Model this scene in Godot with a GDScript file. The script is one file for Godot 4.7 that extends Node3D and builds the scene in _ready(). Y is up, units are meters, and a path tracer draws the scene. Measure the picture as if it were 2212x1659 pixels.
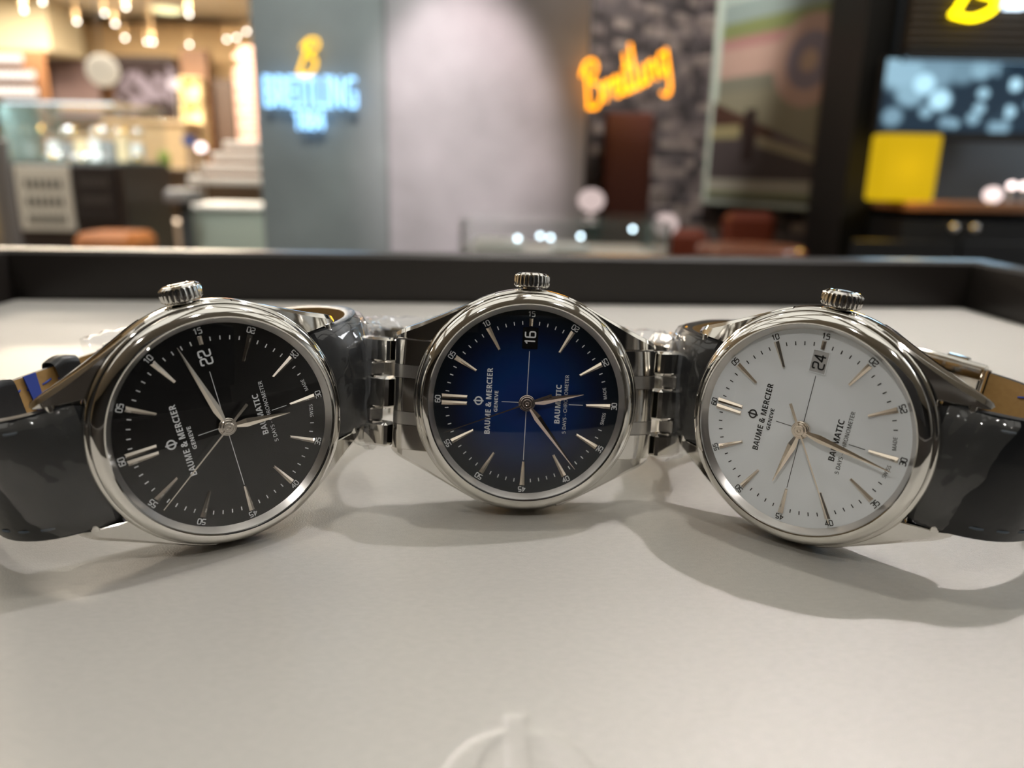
extends Node3D
# A watch counter in a shop: three dress watches stand on their sides on a pearl-beige presentation tray,
# the shop behind them out of focus. Watches are modelled in millimetres and scaled by MM.

const MM := 0.001
var M := {}
var used := {}
var sans: SystemFont
var bold: SystemFont

# ------------------------------------------------------------------ mesh builder
class MB:
	var v := PackedVector3Array()
	var n := PackedVector3Array()
	var uv := PackedVector2Array()
	var col := PackedColorArray()
	var ix := PackedInt32Array()
	var xf := Transform3D()
	var tint := Color.WHITE
	var tinted := false

	# rows of points; front side is where (next row) x (next column) points
	func patch(rows: Array, flip := false) -> void:
		var h := rows.size()
		var w: int = rows[0].size()
		var base := v.size()
		var acc := PackedVector3Array()
		acc.resize(h * w)
		var pts := PackedVector3Array()
		pts.resize(h * w)
		for i in h:
			for j in w:
				pts[i * w + j] = xf * (rows[i][j] as Vector3)
		for i in h - 1:
			for j in w - 1:
				var a := pts[i * w + j]
				var b := pts[(i + 1) * w + j]
				var c := pts[(i + 1) * w + j + 1]
				var d := pts[i * w + j + 1]
				var f := (c - a).cross(d - b)
				acc[i * w + j] += f
				acc[(i + 1) * w + j] += f
				acc[(i + 1) * w + j + 1] += f
				acc[i * w + j + 1] += f
		# seams of closed patches share their normals
		var closed_j := true
		for i in h:
			if pts[i * w].distance_squared_to(pts[i * w + w - 1]) > 1e-9:
				closed_j = false
				break
		if closed_j:
			for i in h:
				var s := acc[i * w] + acc[i * w + w - 1]
				acc[i * w] = s
				acc[i * w + w - 1] = s
		var closed_i := true
		for j in w:
			if pts[j].distance_squared_to(pts[(h - 1) * w + j]) > 1e-9:
				closed_i = false
				break
		if closed_i:
			for j in w:
				var s := acc[j] + acc[(h - 1) * w + j]
				acc[j] = s
				acc[(h - 1) * w + j] = s
		for k in h * w:
			var q := acc[k].normalized()
			v.append(pts[k])
			n.append(-q if flip else q)
			uv.append(Vector2(float(k % w) / maxf(1, w - 1), float(k / w) / maxf(1, h - 1)))
			col.append(tint)
		for i in h - 1:
			for j in w - 1:
				var a := base + i * w + j
				var b := base + (i + 1) * w + j
				var c := b + 1
				var d := a + 1
				if flip:
					ix.append_array([a, b, c, a, c, d])
				else:
					ix.append_array([a, c, b, a, d, c])

	func quad(a: Vector3, b: Vector3, c: Vector3, d: Vector3, flip := false) -> void:
		patch([PackedVector3Array([a, d]), PackedVector3Array([b, c])], flip)

	# flat polygon lying in a plane parallel to xy at height z
	func poly(p: PackedVector2Array, z: float, up := true) -> void:
		var t := Geometry2D.triangulate_polygon(p)
		var base := v.size()
		var nn := (xf.basis * Vector3(0, 0, 1 if up else -1)).normalized()
		for q in p:
			v.append(xf * Vector3(q.x, q.y, z))
			n.append(nn)
			uv.append(q)
			col.append(tint)
		for k in range(0, t.size(), 3):
			var a := t[k]
			var b := t[k + 1]
			var c := t[k + 2]
			var cr := (p[b] - p[a]).cross(p[c] - p[a])
			if (cr > 0) == up:
				ix.append_array([base + a, base + c, base + b])
			else:
				ix.append_array([base + a, base + b, base + c])

	func prism(p: PackedVector2Array, z0: float, z1: float) -> void:
		var q := p
		if Geometry2D.is_polygon_clockwise(p):
			q = p.duplicate()
			q.reverse()
		poly(q, z1, true)
		poly(q, z0, false)
		for k in q.size():
			var a := q[k]
			var b := q[(k + 1) % q.size()]
			quad(Vector3(a.x, a.y, z0), Vector3(b.x, b.y, z0), Vector3(b.x, b.y, z1), Vector3(a.x, a.y, z1))

	# chamfered box
	func box(s: Vector3, c := Vector3.ZERO, ch := 0.0) -> void:
		var h := s * 0.5
		if ch <= 0.0:
			for ax in 3:
				for sg in [-1.0, 1.0]:
					var u := Vector3.ZERO
					var w := Vector3.ZERO
					var o := Vector3.ZERO
					o[ax] = h[ax] * sg
					u[(ax + 1) % 3] = h[(ax + 1) % 3]
					w[(ax + 2) % 3] = h[(ax + 2) % 3]
					quad(c + o - u - w, c + o + u - w, c + o + u + w, c + o - u + w, sg < 0)
			return
		for ax in 3:
			var b1 := (ax + 1) % 3
			var b2 := (ax + 2) % 3
			for sg in [-1.0, 1.0]:
				var u := Vector3.ZERO
				var w := Vector3.ZERO
				var o := Vector3.ZERO
				o[ax] = h[ax] * sg
				u[b1] = h[b1] - ch
				w[b2] = h[b2] - ch
				quad(c + o - u - w, c + o + u - w, c + o + u + w, c + o - u + w, sg < 0)
			# edges along ax
			for s1 in [-1.0, 1.0]:
				for s2 in [-1.0, 1.0]:
					var e := Vector3.ZERO
					e[ax] = h[ax] - ch
					var p := Vector3.ZERO
					p[b1] = h[b1] * s1
					p[b2] = (h[b2] - ch) * s2
					var q := Vector3.ZERO
					q[b1] = (h[b1] - ch) * s1
					q[b2] = h[b2] * s2
					quad(c + p - e, c + p + e, c + q + e, c + q - e, s1 * s2 > 0)
		for sx in [-1.0, 1.0]:
			for sy in [-1.0, 1.0]:
				for sz in [-1.0, 1.0]:
					var a := Vector3(h.x * sx, (h.y - ch) * sy, (h.z - ch) * sz)
					var b := Vector3((h.x - ch) * sx, h.y * sy, (h.z - ch) * sz)
					var d := Vector3((h.x - ch) * sx, (h.y - ch) * sy, h.z * sz)
					tri(c + a, c + b, c + d, sx * sy * sz < 0)

	func tri(a: Vector3, b: Vector3, c: Vector3, flip := false) -> void:
		var p := [xf * a, xf * b, xf * c]
		var q: Vector3 = (p[1] - p[0]).cross(p[2] - p[0]).normalized()
		var base := v.size()
		for k in 3:
			v.append(p[k])
			n.append(-q if flip else q)
			uv.append(Vector2.ZERO)
			col.append(tint)
		if flip:
			ix.append_array([base, base + 1, base + 2])
		else:
			ix.append_array([base, base + 2, base + 1])

	# profile of (radius, height) turned round the z axis; a repeated point makes a sharp edge
	func lathe(prof: Array, seg := 64, teeth := 0, flip := false) -> void:
		var runs := []
		var run := [prof[0]]
		for k in range(1, prof.size()):
			if (prof[k] as Vector2).distance_to(prof[k - 1]) < 1e-7:
				runs.append(run)
				run = [prof[k]]
			else:
				run.append(prof[k])
		runs.append(run)
		for r in runs:
			if r.size() < 2:
				continue
			var rows := []
			for p in r:
				var row := PackedVector3Array()
				for k in seg + 1:
					var a := TAU * (k % seg) / seg
					var rad: float = p.x
					if teeth > 0 and rad > 2.8 and p.y > 0.35 and p.y < 2.2:
						rad -= 0.16 * pow(absf(sin(a * teeth * 0.5)), 0.6)
					row.append(Vector3(rad * cos(a), rad * sin(a), p.y))
				rows.append(row)
			patch(rows, flip)

	func tube(path: Array, r: float, sides := 8, closed := false, caps := true) -> void:
		var rows := []
		var m := path.size()
		var last := Vector3(0.0123, 0.9871, 0.15).normalized()
		var cnt := m + 1 if closed else m
		for i in cnt:
			var p: Vector3 = path[i % m]
			var t: Vector3
			if closed:
				t = (path[(i + 1) % m] as Vector3) - (path[(i - 1 + m) % m] as Vector3)
			else:
				t = (path[mini(i + 1, m - 1)] as Vector3) - (path[maxi(i - 1, 0)] as Vector3)
			t = t.normalized()
			var u := (last - t * last.dot(t))
			if u.length() < 1e-4:
				u = t.cross(Vector3(1, 0, 0))
			u = u.normalized()
			last = u
			var w := t.cross(u)
			var row := PackedVector3Array()
			for k in sides + 1:
				var a := TAU * (k % sides) / sides
				row.append(p + (u * cos(a) + w * sin(a)) * r)
			rows.append(row)
		patch(rows, true)
		if caps and not closed:
			for e in [0, m - 1]:
				var c := PackedVector3Array()
				for k in sides + 1:
					c.append(path[e])
				patch([rows[e], c] if e == 0 else [c, rows[e]])

	func commit(scale := 1.0) -> ArrayMesh:
		var arr := []
		arr.resize(Mesh.ARRAY_MAX)
		if scale != 1.0:
			for k in v.size():
				v[k] = v[k] * scale
		arr[Mesh.ARRAY_VERTEX] = v
		arr[Mesh.ARRAY_NORMAL] = n
		arr[Mesh.ARRAY_TEX_UV] = uv
		if tinted:
			arr[Mesh.ARRAY_COLOR] = col
		arr[Mesh.ARRAY_INDEX] = ix
		var m := ArrayMesh.new()
		m.add_surface_from_arrays(Mesh.PRIMITIVE_TRIANGLES, arr)
		return m


# ------------------------------------------------------------------ scene helpers
func numbered(called: String) -> String:
	var k: int = used.get(called, 0)
	used[called] = k + 1
	return called if k == 0 else "%s_%03d" % [called, k]

func thing(called: String, label: String, category: String, at := Vector3.ZERO, group := "") -> Node3D:
	var o := Node3D.new()
	o.name = numbered(called)
	add_child(o)
	o.position = at
	tag(o, label, category, group)
	return o

func tag(o: Node3D, label: String, category: String, group := "") -> void:
	o.set_meta("label", label)
	o.set_meta("category", category)
	if group:
		o.set_meta("group", group)

func part(parent: Node3D, called: String, mesh: Mesh, mat: Material, xf := Transform3D()) -> MeshInstance3D:
	var o := MeshInstance3D.new()
	o.name = called
	o.mesh = mesh
	o.material_override = mat
	o.transform = xf
	parent.add_child(o, true)
	return o

func node(parent: Node3D, called: String) -> Node3D:
	var o := Node3D.new()
	o.name = called
	parent.add_child(o, true)
	return o

func structure(called: String, mesh: Mesh, mat: Material, at := Vector3.ZERO) -> MeshInstance3D:
	var o := MeshInstance3D.new()
	o.name = called
	o.mesh = mesh
	o.material_override = mat
	o.position = at
	o.set_meta("kind", "structure")
	add_child(o, true)
	return o

func single(called: String, label: String, category: String, mesh: Mesh, mat: Material, at := Vector3.ZERO, group := "") -> MeshInstance3D:
	var o := MeshInstance3D.new()
	o.name = numbered(called)
	o.mesh = mesh
	o.material_override = mat
	o.position = at
	add_child(o)
	tag(o, label, category, group)
	return o

func boxm(s: Vector3, ch := 0.0) -> ArrayMesh:
	var b := MB.new()
	b.box(s, Vector3.ZERO, ch)
	return b.commit()

func mat(c: Color, rough := 0.5, metal := 0.0) -> StandardMaterial3D:
	var m := StandardMaterial3D.new()
	m.albedo_color = c
	m.roughness = rough
	m.metallic = metal
	return m

func glow(c: Color, energy: float) -> StandardMaterial3D:
	var m := StandardMaterial3D.new()
	m.albedo_color = Color(0.02, 0.02, 0.02)
	m.emission_enabled = true
	m.emission = c
	m.emission_energy_multiplier = energy
	return m

func clear(c: Color, alpha: float, rough := 0.0) -> StandardMaterial3D:
	var m := StandardMaterial3D.new()
	m.albedo_color = Color(c, alpha)
	m.transparency = BaseMaterial3D.TRANSPARENCY_ALPHA
	m.roughness = rough
	return m

func noise_tex(freq: float, size := 512, kind := FastNoiseLite.TYPE_SIMPLEX_SMOOTH, octaves := 3, seed_ := 1) -> NoiseTexture2D:
	var f := FastNoiseLite.new()
	f.noise_type = kind
	f.frequency = freq
	f.seed = seed_
	f.fractal_octaves = octaves
	var t := NoiseTexture2D.new()
	t.width = size
	t.height = size
	t.seamless = true
	t.noise = f
	return t

func lettering(parent: Node3D, called: String, what: String, font: Font, size: Vector2, at: Vector3, turn: float, m: Material, depth: float) -> MeshInstance3D:
	var t := TextMesh.new()
	t.text = what
	t.font = font
	t.font_size = 64
	t.pixel_size = 0.01
	t.depth = 0.1
	t.curve_step = 1.0
	var bb := t.get_aabb()
	var sc := Vector3(size.x / bb.size.x, size.y / bb.size.y, depth / maxf(bb.size.z, 1e-5))
	var mid := bb.get_center()
	var b := Basis(Vector3(0, 0, 1), turn) * Basis.from_scale(sc)
	return part(parent, called, t, m, Transform3D(b, at - b * mid))

# ------------------------------------------------------------------ watch pieces (millimetres)
func rounded(pts: Array, r: float, closed: bool) -> PackedVector2Array:
	var out := PackedVector2Array()
	var m := pts.size()
	for i in m:
		var p: Vector2 = pts[i]
		if not closed and (i == 0 or i == m - 1):
			out.append(p)
			continue
		var a: Vector2 = pts[(i - 1 + m) % m]
		var b: Vector2 = pts[(i + 1) % m]
		var q := minf(r, 0.5 * minf(p.distance_to(a), p.distance_to(b)))
		var s := p + (a - p).normalized() * q
		var e := p + (b - p).normalized() * q
		for k in 5:
			var t := k / 4.0
			out.append(s.lerp(p, t).lerp(p.lerp(e, t), t))
	return out

func ribbon(mb: MB, pts: PackedVector2Array, w: float, z0: float, z1: float, closed: bool) -> void:
	var m := pts.size()
	var top_a := PackedVector3Array()
	var top_b := PackedVector3Array()
	var lo_a := PackedVector3Array()
	var lo_b := PackedVector3Array()
	for i in (m + 1 if closed else m):
		var p := pts[i % m]
		var d0: Vector2
		var d1: Vector2
		if closed:
			d0 = (p - pts[(i - 1 + m) % m]).normalized()
			d1 = (pts[(i + 1) % m] - p).normalized()
		else:
			d0 = (p - pts[maxi(i - 1, 0)]).normalized()
			d1 = (pts[mini(i + 1, m - 1)] - p).normalized()
			if i == 0:
				d0 = d1
			if i == m - 1:
				d1 = d0
		var t := (d0 + d1).normalized()
		var nn := Vector2(-t.y, t.x)
		var k := w * 0.5 / maxf(0.4, nn.dot(Vector2(-d1.y, d1.x)))
		var a := p + nn * k
		var b := p - nn * k
		top_a.append(Vector3(a.x, a.y, z1))
		top_b.append(Vector3(b.x, b.y, z1))
		lo_a.append(Vector3(a.x, a.y, z0))
		lo_b.append(Vector3(b.x, b.y, z0))
	mb.patch([top_a, top_b])
	mb.patch([lo_a, top_a])
	mb.patch([top_b, lo_b])

var GLYPHS := {
	"0": [[true, 0.2, [Vector2(-0.3, -0.5), Vector2(0.3, -0.5), Vector2(0.3, 0.5), Vector2(-0.3, 0.5)]]],
	"1": [[false, 0.02, [Vector2(-0.2, 0.28), Vector2(0.06, 0.5), Vector2(0.06, -0.5)]]],
	"2": [[false, 0.17, [Vector2(-0.3, 0.26), Vector2(-0.3, 0.5), Vector2(0.3, 0.5), Vector2(0.3, 0.04), Vector2(-0.3, -0.04), Vector2(-0.3, -0.5), Vector2(0.32, -0.5)]]],
	"3": [[false, 0.17, [Vector2(-0.3, 0.5), Vector2(0.3, 0.5), Vector2(0.3, -0.5), Vector2(-0.3, -0.5)]], [false, 0.02, [Vector2(-0.12, 0.02), Vector2(0.3, 0.02)]]],
	"4": [[false, 0.01, [Vector2(0.14, -0.5), Vector2(0.14, 0.5), Vector2(-0.32, -0.2), Vector2(0.34, -0.2)]]],
	"5": [[false, 0.15, [Vector2(0.28, 0.5), Vector2(-0.28, 0.5), Vector2(-0.3, 0.08), Vector2(0.3, 0.1), Vector2(0.3, -0.5), Vector2(-0.3, -0.5)]]],
	"6": [[false, 0.17, [Vector2(0.28, 0.5), Vector2(-0.3, 0.5), Vector2(-0.3, -0.5), Vector2(0.3, -0.5), Vector2(0.3, 0.06), Vector2(-0.28, 0.06)]]],
}

func digits(what: String, h: float, stroke: float, wide := 1.0) -> ArrayMesh:
	var mb := MB.new()
	var step := 0.8 * wide
	for i in what.length():
		var x0 := (i - (what.length() - 1) * 0.5) * step
		for g in GLYPHS[what[i]]:
			var pts := []
			for p in g[2]:
				pts.append(Vector2(p.x * wide, p.y))
			var q := rounded(pts, g[1], g[0])
			var s := PackedVector2Array()
			for p in q:
				s.append(Vector2(p.x + x0, p.y) * h)
			ribbon(mb, s, stroke, 0.0, 0.04, g[0])
	return mb.commit(MM)

func spin(turn: float, at: Vector3) -> Transform3D:
	return Transform3D(Basis(Vector3(0, 0, 1), turn), at * MM)

func index_mesh(r0: float, r1: float, w0: float, w1: float, h: float) -> ArrayMesh:
	# a faceted baton along +y from r0 to r1 with a ridge down its middle
	var mb := MB.new()
	var e := 0.12
	var a := Vector3(-w0, r0, 0.0)
	var b := Vector3(w0, r0, 0.0)
	var c := Vector3(w1, r1, 0.0)
	var d := Vector3(-w1, r1, 0.0)
	var up := Vector3(0, 0, e)
	mb.quad(a, b, b + up, a + up)
	mb.quad(b, c, c + up, b + up)
	mb.quad(c, d, d + up, c + up)
	mb.quad(d, a, a + up, d + up)
	var p := Vector3(0, r0 + 0.1, h)
	var q := Vector3(0, r1 - 0.1, h)
	mb.quad(b + up, c + up, q, p)
	mb.quad(d + up, a + up, p, q)
	mb.tri(a + up, b + up, p)
	mb.tri(c + up, d + up, q)
	return mb.commit(MM)

func hand_mesh(r_base: float, r_wide: float, r_tip: float, w_base: float, w_wide: float, z: float) -> ArrayMesh:
	var mb := MB.new()
	var L := PackedVector2Array([Vector2(-w_base, r_base), Vector2(-w_wide, r_wide), Vector2(-0.05, r_tip)])
	var z0 := z
	var zr := z + 0.22
	for s in [-1.0, 1.0]:
		var o0 := Vector3(L[0].x * -s, L[0].y, z0)
		var o1 := Vector3(L[1].x * -s, L[1].y, z0)
		var o2 := Vector3(L[2].x * -s, L[2].y, z0)
		var c0 := Vector3(0, L[0].y, zr)
		var c1 := Vector3(0, L[1].y, zr)
		var c2 := Vector3(0, L[2].y, z0 + 0.03)
		mb.quad(o0, o1, c1, c0, s < 0)
		mb.quad(o1, o2, c2, c1, s < 0)
		var dn := Vector3(0, 0, -0.12)
		mb.quad(o0 + dn, o1 + dn, o1, o0, s < 0)
		mb.quad(o1 + dn, o2 + dn, o2, o1, s < 0)
	var u := PackedVector2Array([L[0], L[1], L[2], Vector2(0.05, r_tip), Vector2(w_wide, r_wide), Vector2(w_base, r_base)])
	mb.poly(u, z0 - 0.12, false)
	return mb.commit(MM)

func disc_mesh(r: float, z0: float, z1: float, seg := 40) -> ArrayMesh:
	var mb := MB.new()
	var ch := minf(0.1, r * 0.2)
	mb.lathe([Vector2(0.001, z1), Vector2(r - ch, z1), Vector2(r - ch, z1), Vector2(r, z1 - ch), Vector2(r, z1 - ch), Vector2(r, z0)], seg)
	return mb.commit(MM)

func case_mesh() -> ArrayMesh:
	var mb := MB.new()
	mb.lathe([Vector2(18.7, -0.75), Vector2(19.1, -0.62), Vector2(19.45, -0.72), Vector2(19.8, -1.3), Vector2(19.97, -2.3), Vector2(20.0, -3.6), Vector2(19.9, -5.2), Vector2(19.55, -6.4), Vector2(18.6, -7.3), Vector2(18.6, -7.3), Vector2(17.4, -7.6), Vector2(17.2, -8.4), Vector2(17.2, -8.4), Vector2(0.01, -8.7)], 144)
	# four lugs that flow out of the flanks
	for sx in [-1.0, 1.0]:
		for sy in [-1.0, 1.0]:
			var rows := []
			var st := 26
			for k in st + 1:
				var t := float(k) / st
				var y := lerpf(6.5, 23.7, t)
				var xo: float
				if y < 8.95:
					xo = sqrt(19.95 * 19.95 - y * y)
				else:
					var q := (y - 8.95) / (23.7 - 8.95)
					xo = 17.83 - 7.55 * q + 0.9 * q * q
				var xi := 9.95
				if y < 15.5:
					xi = lerpf(12.5, 9.95, clampf((y - 6.5) / 9.0, 0, 1))
				var d := maxf(0.0, y - 9.5) / 14.2
				var zt := -0.95 - 3.9 * pow(d, 1.55)
				var zb := -7.0 - 0.9 * pow(d, 1.3)
				var tip := clampf((y - 21.6) / 2.1, 0, 1)
				zt -= 0.9 * tip * tip
				zb += 0.5 * tip * tip
				xo -= 0.25 * tip * tip
				var ch := lerpf(0.3, 0.75, clampf(d * 1.4, 0, 1))
				var side := [Vector2(xi, zb), Vector2(xi, zt - 0.15), Vector2(xi + 0.15, zt), Vector2(xo - ch, zt - 0.05), Vector2(xo - 0.05, zt - ch * 0.9), Vector2(xo, zt - ch * 1.3), Vector2(xo + 0.02, (zt + zb) * 0.5), Vector2(xo - 0.2, zb + 0.35), Vector2(xo - 0.6, zb), Vector2(xi, zb)]
				var row := []
				for p in side:
					row.append(Vector3(p.x * sx, y * sy, p.y))
				rows.append(row)
			var cuts := [0, 1, 2, 3, 4, 8, 9]
			for c in cuts.size() - 1:
				var strip := []
				for row in rows:
					strip.append(PackedVector3Array(row.slice(cuts[c], cuts[c + 1] + 1)))
				mb.patch(strip, sx * sy > 0)
			# bevelled tip
			var last: Array = rows[rows.size() - 1]
			var mid := Vector3(0, 0, 0)
			for p in last:
				mid += p
			mid = mid / last.size() + Vector3(0, 0.35 * sy, 0)
			for k in last.size() - 1:
				mb.tri(last[k], last[k + 1], mid, sx * sy < 0)
	return mb.commit(MM)

func bezel_mesh() -> ArrayMesh:
	var mb := MB.new()
	mb.lathe([Vector2(17.2, 0.9), Vector2(17.22, 1.42), Vector2(17.22, 1.42), Vector2(17.42, 1.5), Vector2(17.42, 1.5), Vector2(18.0, 1.32), Vector2(18.55, 0.95), Vector2(18.95, 0.42), Vector2(18.95, 0.42), Vector2(19.12, 0.2), Vector2(19.16, -0.2), Vector2(19.0, -0.7)], 144)
	return mb.commit(MM)

func crown_mesh() -> ArrayMesh:
	# axis along z here; turned to +x when placed
	var mb := MB.new()
	mb.lathe([Vector2(1.6, -0.8), Vector2(1.6, 0.1), Vector2(1.6, 0.1), Vector2(2.7, 0.12), Vector2(2.95, 0.3), Vector2(2.95, 0.3), Vector2(3.12, 0.5), Vector2(3.16, 1.2), Vector2(3.12, 2.05), Vector2(2.9, 2.3), Vector2(2.9, 2.3), Vector2(2.4, 2.62), Vector2(2.4, 2.62), Vector2(2.2, 2.66), Vector2(2.0, 2.6), Vector2(0.01, 2.66)], 208, 26, true)
	return mb.commit(MM)

# closed loop of strap or bracelet in the (y, z) plane, from the 12 o'clock lugs round the back to 6 o'clock
func loop_path(ctrl: Array, steps := 14) -> Dictionary:
	var P := []
	var m := ctrl.size()
	for i in m - 1:
		var a: Vector2 = ctrl[maxi(i - 1, 0)]
		var b: Vector2 = ctrl[i]
		var c: Vector2 = ctrl[i + 1]
		var d: Vector2 = ctrl[mini(i + 2, m - 1)]
		for k in steps:
			var t := float(k) / steps
			P.append(0.5 * (2.0 * b + (c - a) * t + (2.0 * a - 5.0 * b + 4.0 * c - d) * t * t + (3.0 * b - a - 3.0 * c + d) * t * t * t))
	P.append(ctrl[m - 1])
	var S := [0.0]
	for i in range(1, P.size()):
		S.append(S[i - 1] + (P[i] as Vector2).distance_to(P[i - 1]))
	return {"p": P, "s": S, "len": S[S.size() - 1]}

func on_path(path: Dictionary, s: float) -> Array:
	var S: Array = path.s
	var P: Array = path.p
	var i := clampi(S.bsearch(s), 1, S.size() - 1)
	var t := clampf((s - S[i - 1]) / maxf(1e-6, S[i] - S[i - 1]), 0, 1)
	var a: Vector2 = P[i - 1]
	var b: Vector2 = P[i]
	var q := a.lerp(b, t)
	var t0: Vector2 = (P[mini(i + 1, P.size() - 1)] as Vector2) - (P[maxi(i - 2, 0)] as Vector2)
	t0 = t0.normalized()
	var o := Vector2(-t0.y, t0.x)
	# outward = away from the middle of the loop
	if o.dot(q - Vector2(0, -26)) < 0:
		o = -o
	return [q, t0, o]

func pt(path: Dictionary, s: float, x: float, off: float) -> Vector3:
	var f := on_path(path, s)
	var q: Vector2 = f[0] + f[2] * off
	return Vector3(x, q.x, q.y)

func frame(path: Dictionary, s: float, x: float, off: float) -> Transform3D:
	# local axes: x across the band, y along it, z outward
	var f := on_path(path, s)
	var q: Vector2 = f[0] + f[2] * off
	var o := Vector3(0, f[2].x, f[2].y)
	var t := o.cross(Vector3(1, 0, 0))
	return Transform3D(Basis(Vector3(1, 0, 0), t, o), Vector3(x, q.x, q.y) * MM)

func halfwidth(path: Dictionary, s: float) -> float:
	var e := minf(s, path.len - s)
	return lerpf(9.85, 8.3, clampf(e / 55.0, 0, 1))

func strap_meshes(path: Dictionary, s0: float, s1: float, lift: float) -> Array:
	var outer := MB.new()
	var inner := MB.new()
	var m := int((s1 - s0) / 1.4) + 2
	var o_rows := []
	var e1 := []
	var e2 := []
	var i_rows := []
	for k in m:
		var s := lerpf(s0, s1, float(k) / (m - 1))
		var e := minf(s, path.len - s)
		var w := halfwidth(path, s)
		var tm := lerpf(3.7, 1.9, clampf(e / 40.0, 0, 1))
		var te := lerpf(2.1, 1.6, clampf(e / 40.0, 0, 1))
		# rounded shoulder where the leather folds round the spring bar
		var fold := clampf(1.0 - (e - 0.0) / 2.4, 0, 1)
		tm -= 0.4 * fold * fold
		te -= 0.2 * fold * fold
		var scale_line := 0.10 * sin(s * 1.05) * clampf((e - 3.0) / 6.0, 0, 1)
		var row := PackedVector3Array()
		for j in 17:
			var u := -1.0 + j / 8.0
			var edge := 1.0 - pow(absf(u), 2.6)
			var groove := 0.12 * exp(-pow((absf(u) - 0.80) / 0.035, 2))
			row.append(pt(path, s, u * w, lift + te + (tm - te + scale_line) * edge - groove))
		o_rows.append(row)
		e1.append(PackedVector3Array([pt(path, s, -w, lift + te), pt(path, s, -w - 0.12, lift + te * 0.5), pt(path, s, -w, lift)]))
		e2.append(PackedVector3Array([pt(path, s, w, lift + te), pt(path, s, w + 0.12, lift + te * 0.5), pt(path, s, w, lift)]))
		i_rows.append(PackedVector3Array([pt(path, s, -w, lift), pt(path, s, -w * 0.5, lift - 0.12), pt(path, s, 0, lift - 0.15), pt(path, s, w * 0.5, lift - 0.12), pt(path, s, w, lift)]))
	outer.patch(o_rows, true)
	outer.patch(e1, false)
	outer.patch(e2, true)
	inner.patch(i_rows, false)
	# ends
	for k in [0, m - 1]:
		var a: PackedVector3Array = o_rows[k]
		var b := PackedVector3Array()
		for j in 17:
			b.append((i_rows[k][0] as Vector3).lerp(i_rows[k][4], j / 16.0))
		outer.patch([a, b], k != 0)
	return [outer.commit(MM), inner.commit(MM)]

func stitch_mesh(len_: float, r: float) -> ArrayMesh:
	var mb := MB.new()
	var path := []
	for k in 7:
		var t := k / 6.0
		path.append(Vector3(0, (t - 0.5) * len_, -0.12 + 0.3 * sin(PI * t)))
	mb.tube(path, r, 6)
	return mb.commit(MM)

func lug_film(path: Dictionary, s0: float, s1: float, seed_: int) -> ArrayMesh:
	# a sheet of clear protective film wrapped over the band between lug and first curve
	var f := FastNoiseLite.new()
	f.seed = seed_
	f.frequency = 0.13
	var mb := MB.new()
	var rows := []
	var m := 26
	for k in m:
		var t := float(k) / (m - 1)
		var row := PackedVector3Array()
		for j in 25:
			var u := -1.0 + j / 12.0
			var end := s1 + 3.0 * f.get_noise_2d(u * 3.0, 77.0) + 1.8 * u
			if s0 > s1:
				end = s1 - 3.0 * f.get_noise_2d(u * 3.0, 77.0) - 1.8 * u
			var s := lerpf(s0, end, t)
			var e := minf(s, path.len - s)
			var free := smoothstep(7.4, 10.5, e)
			var w := halfwidth(path, s) + lerpf(-0.3, 0.25, free)
			var tm := lerpf(3.7, 1.9, clampf(e / 40.0, 0, 1))
			var te := lerpf(2.1, 1.6, clampf(e / 40.0, 0, 1))
			var off := 0.42 + te + (tm - te + 0.1) * (1.0 - pow(absf(u), 2.6))
			off += 0.7 * absf(f.get_noise_2d(s * 2.2 + 31.0, u * 9.0 + s)) + 0.25 * t * (0.5 + f.get_noise_2d(u * 20.0, 3.0))
			if absf(u) > 0.95:
				off -= lerpf(0.4, 1.5, free)
			row.append(pt(path, s, u * w, off))
		rows.append(row)
	mb.patch(rows, s1 > s0)
	return mb.commit(MM)

func band_film(path: Dictionary, s0: float, s1: float, x_top: float, x_low: float, grow: float, seed_: int) -> ArrayMesh:
	# loose crinkled wrap that runs along the band and folds over its upper edge
	var f := FastNoiseLite.new()
	f.seed = seed_
	f.frequency = 0.11
	var mb := MB.new()
	var rows := []
	var m := int((s1 - s0) / 1.1) + 2
	for k in m:
		var s := lerpf(s0, s1, float(k) / (m - 1))
		var sec := [Vector2(x_low + 1.0, -1.2), Vector2(x_low, 0.2), Vector2(x_low, 1.6), Vector2(x_low + 4, grow), Vector2(x_low + 8, grow + 0.2), Vector2(0, grow + 0.2), Vector2(x_top - 6, grow), Vector2(x_top - 2.5, grow - 0.3), Vector2(x_top - 0.4, grow - 1.0), Vector2(x_top, grow - 2.0), Vector2(x_top - 0.6, -0.8), Vector2(x_top - 3.0, -1.6)]
		var row := PackedVector3Array()
		for j in sec.size():
			var c: Vector2 = sec[j]
			var w1 := f.get_noise_2d(s * 2.3, j * 4.0)
			var w2 := f.get_noise_2d(s * 6.0 + 50.0, j * 9.0)
			row.append(pt(path, s, c.x + 0.9 * w2, c.y + 1.0 * w1 + 0.8 * absf(w2)))
		rows.append(row)
	mb.patch(rows, true)
	return mb.commit(MM)

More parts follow.
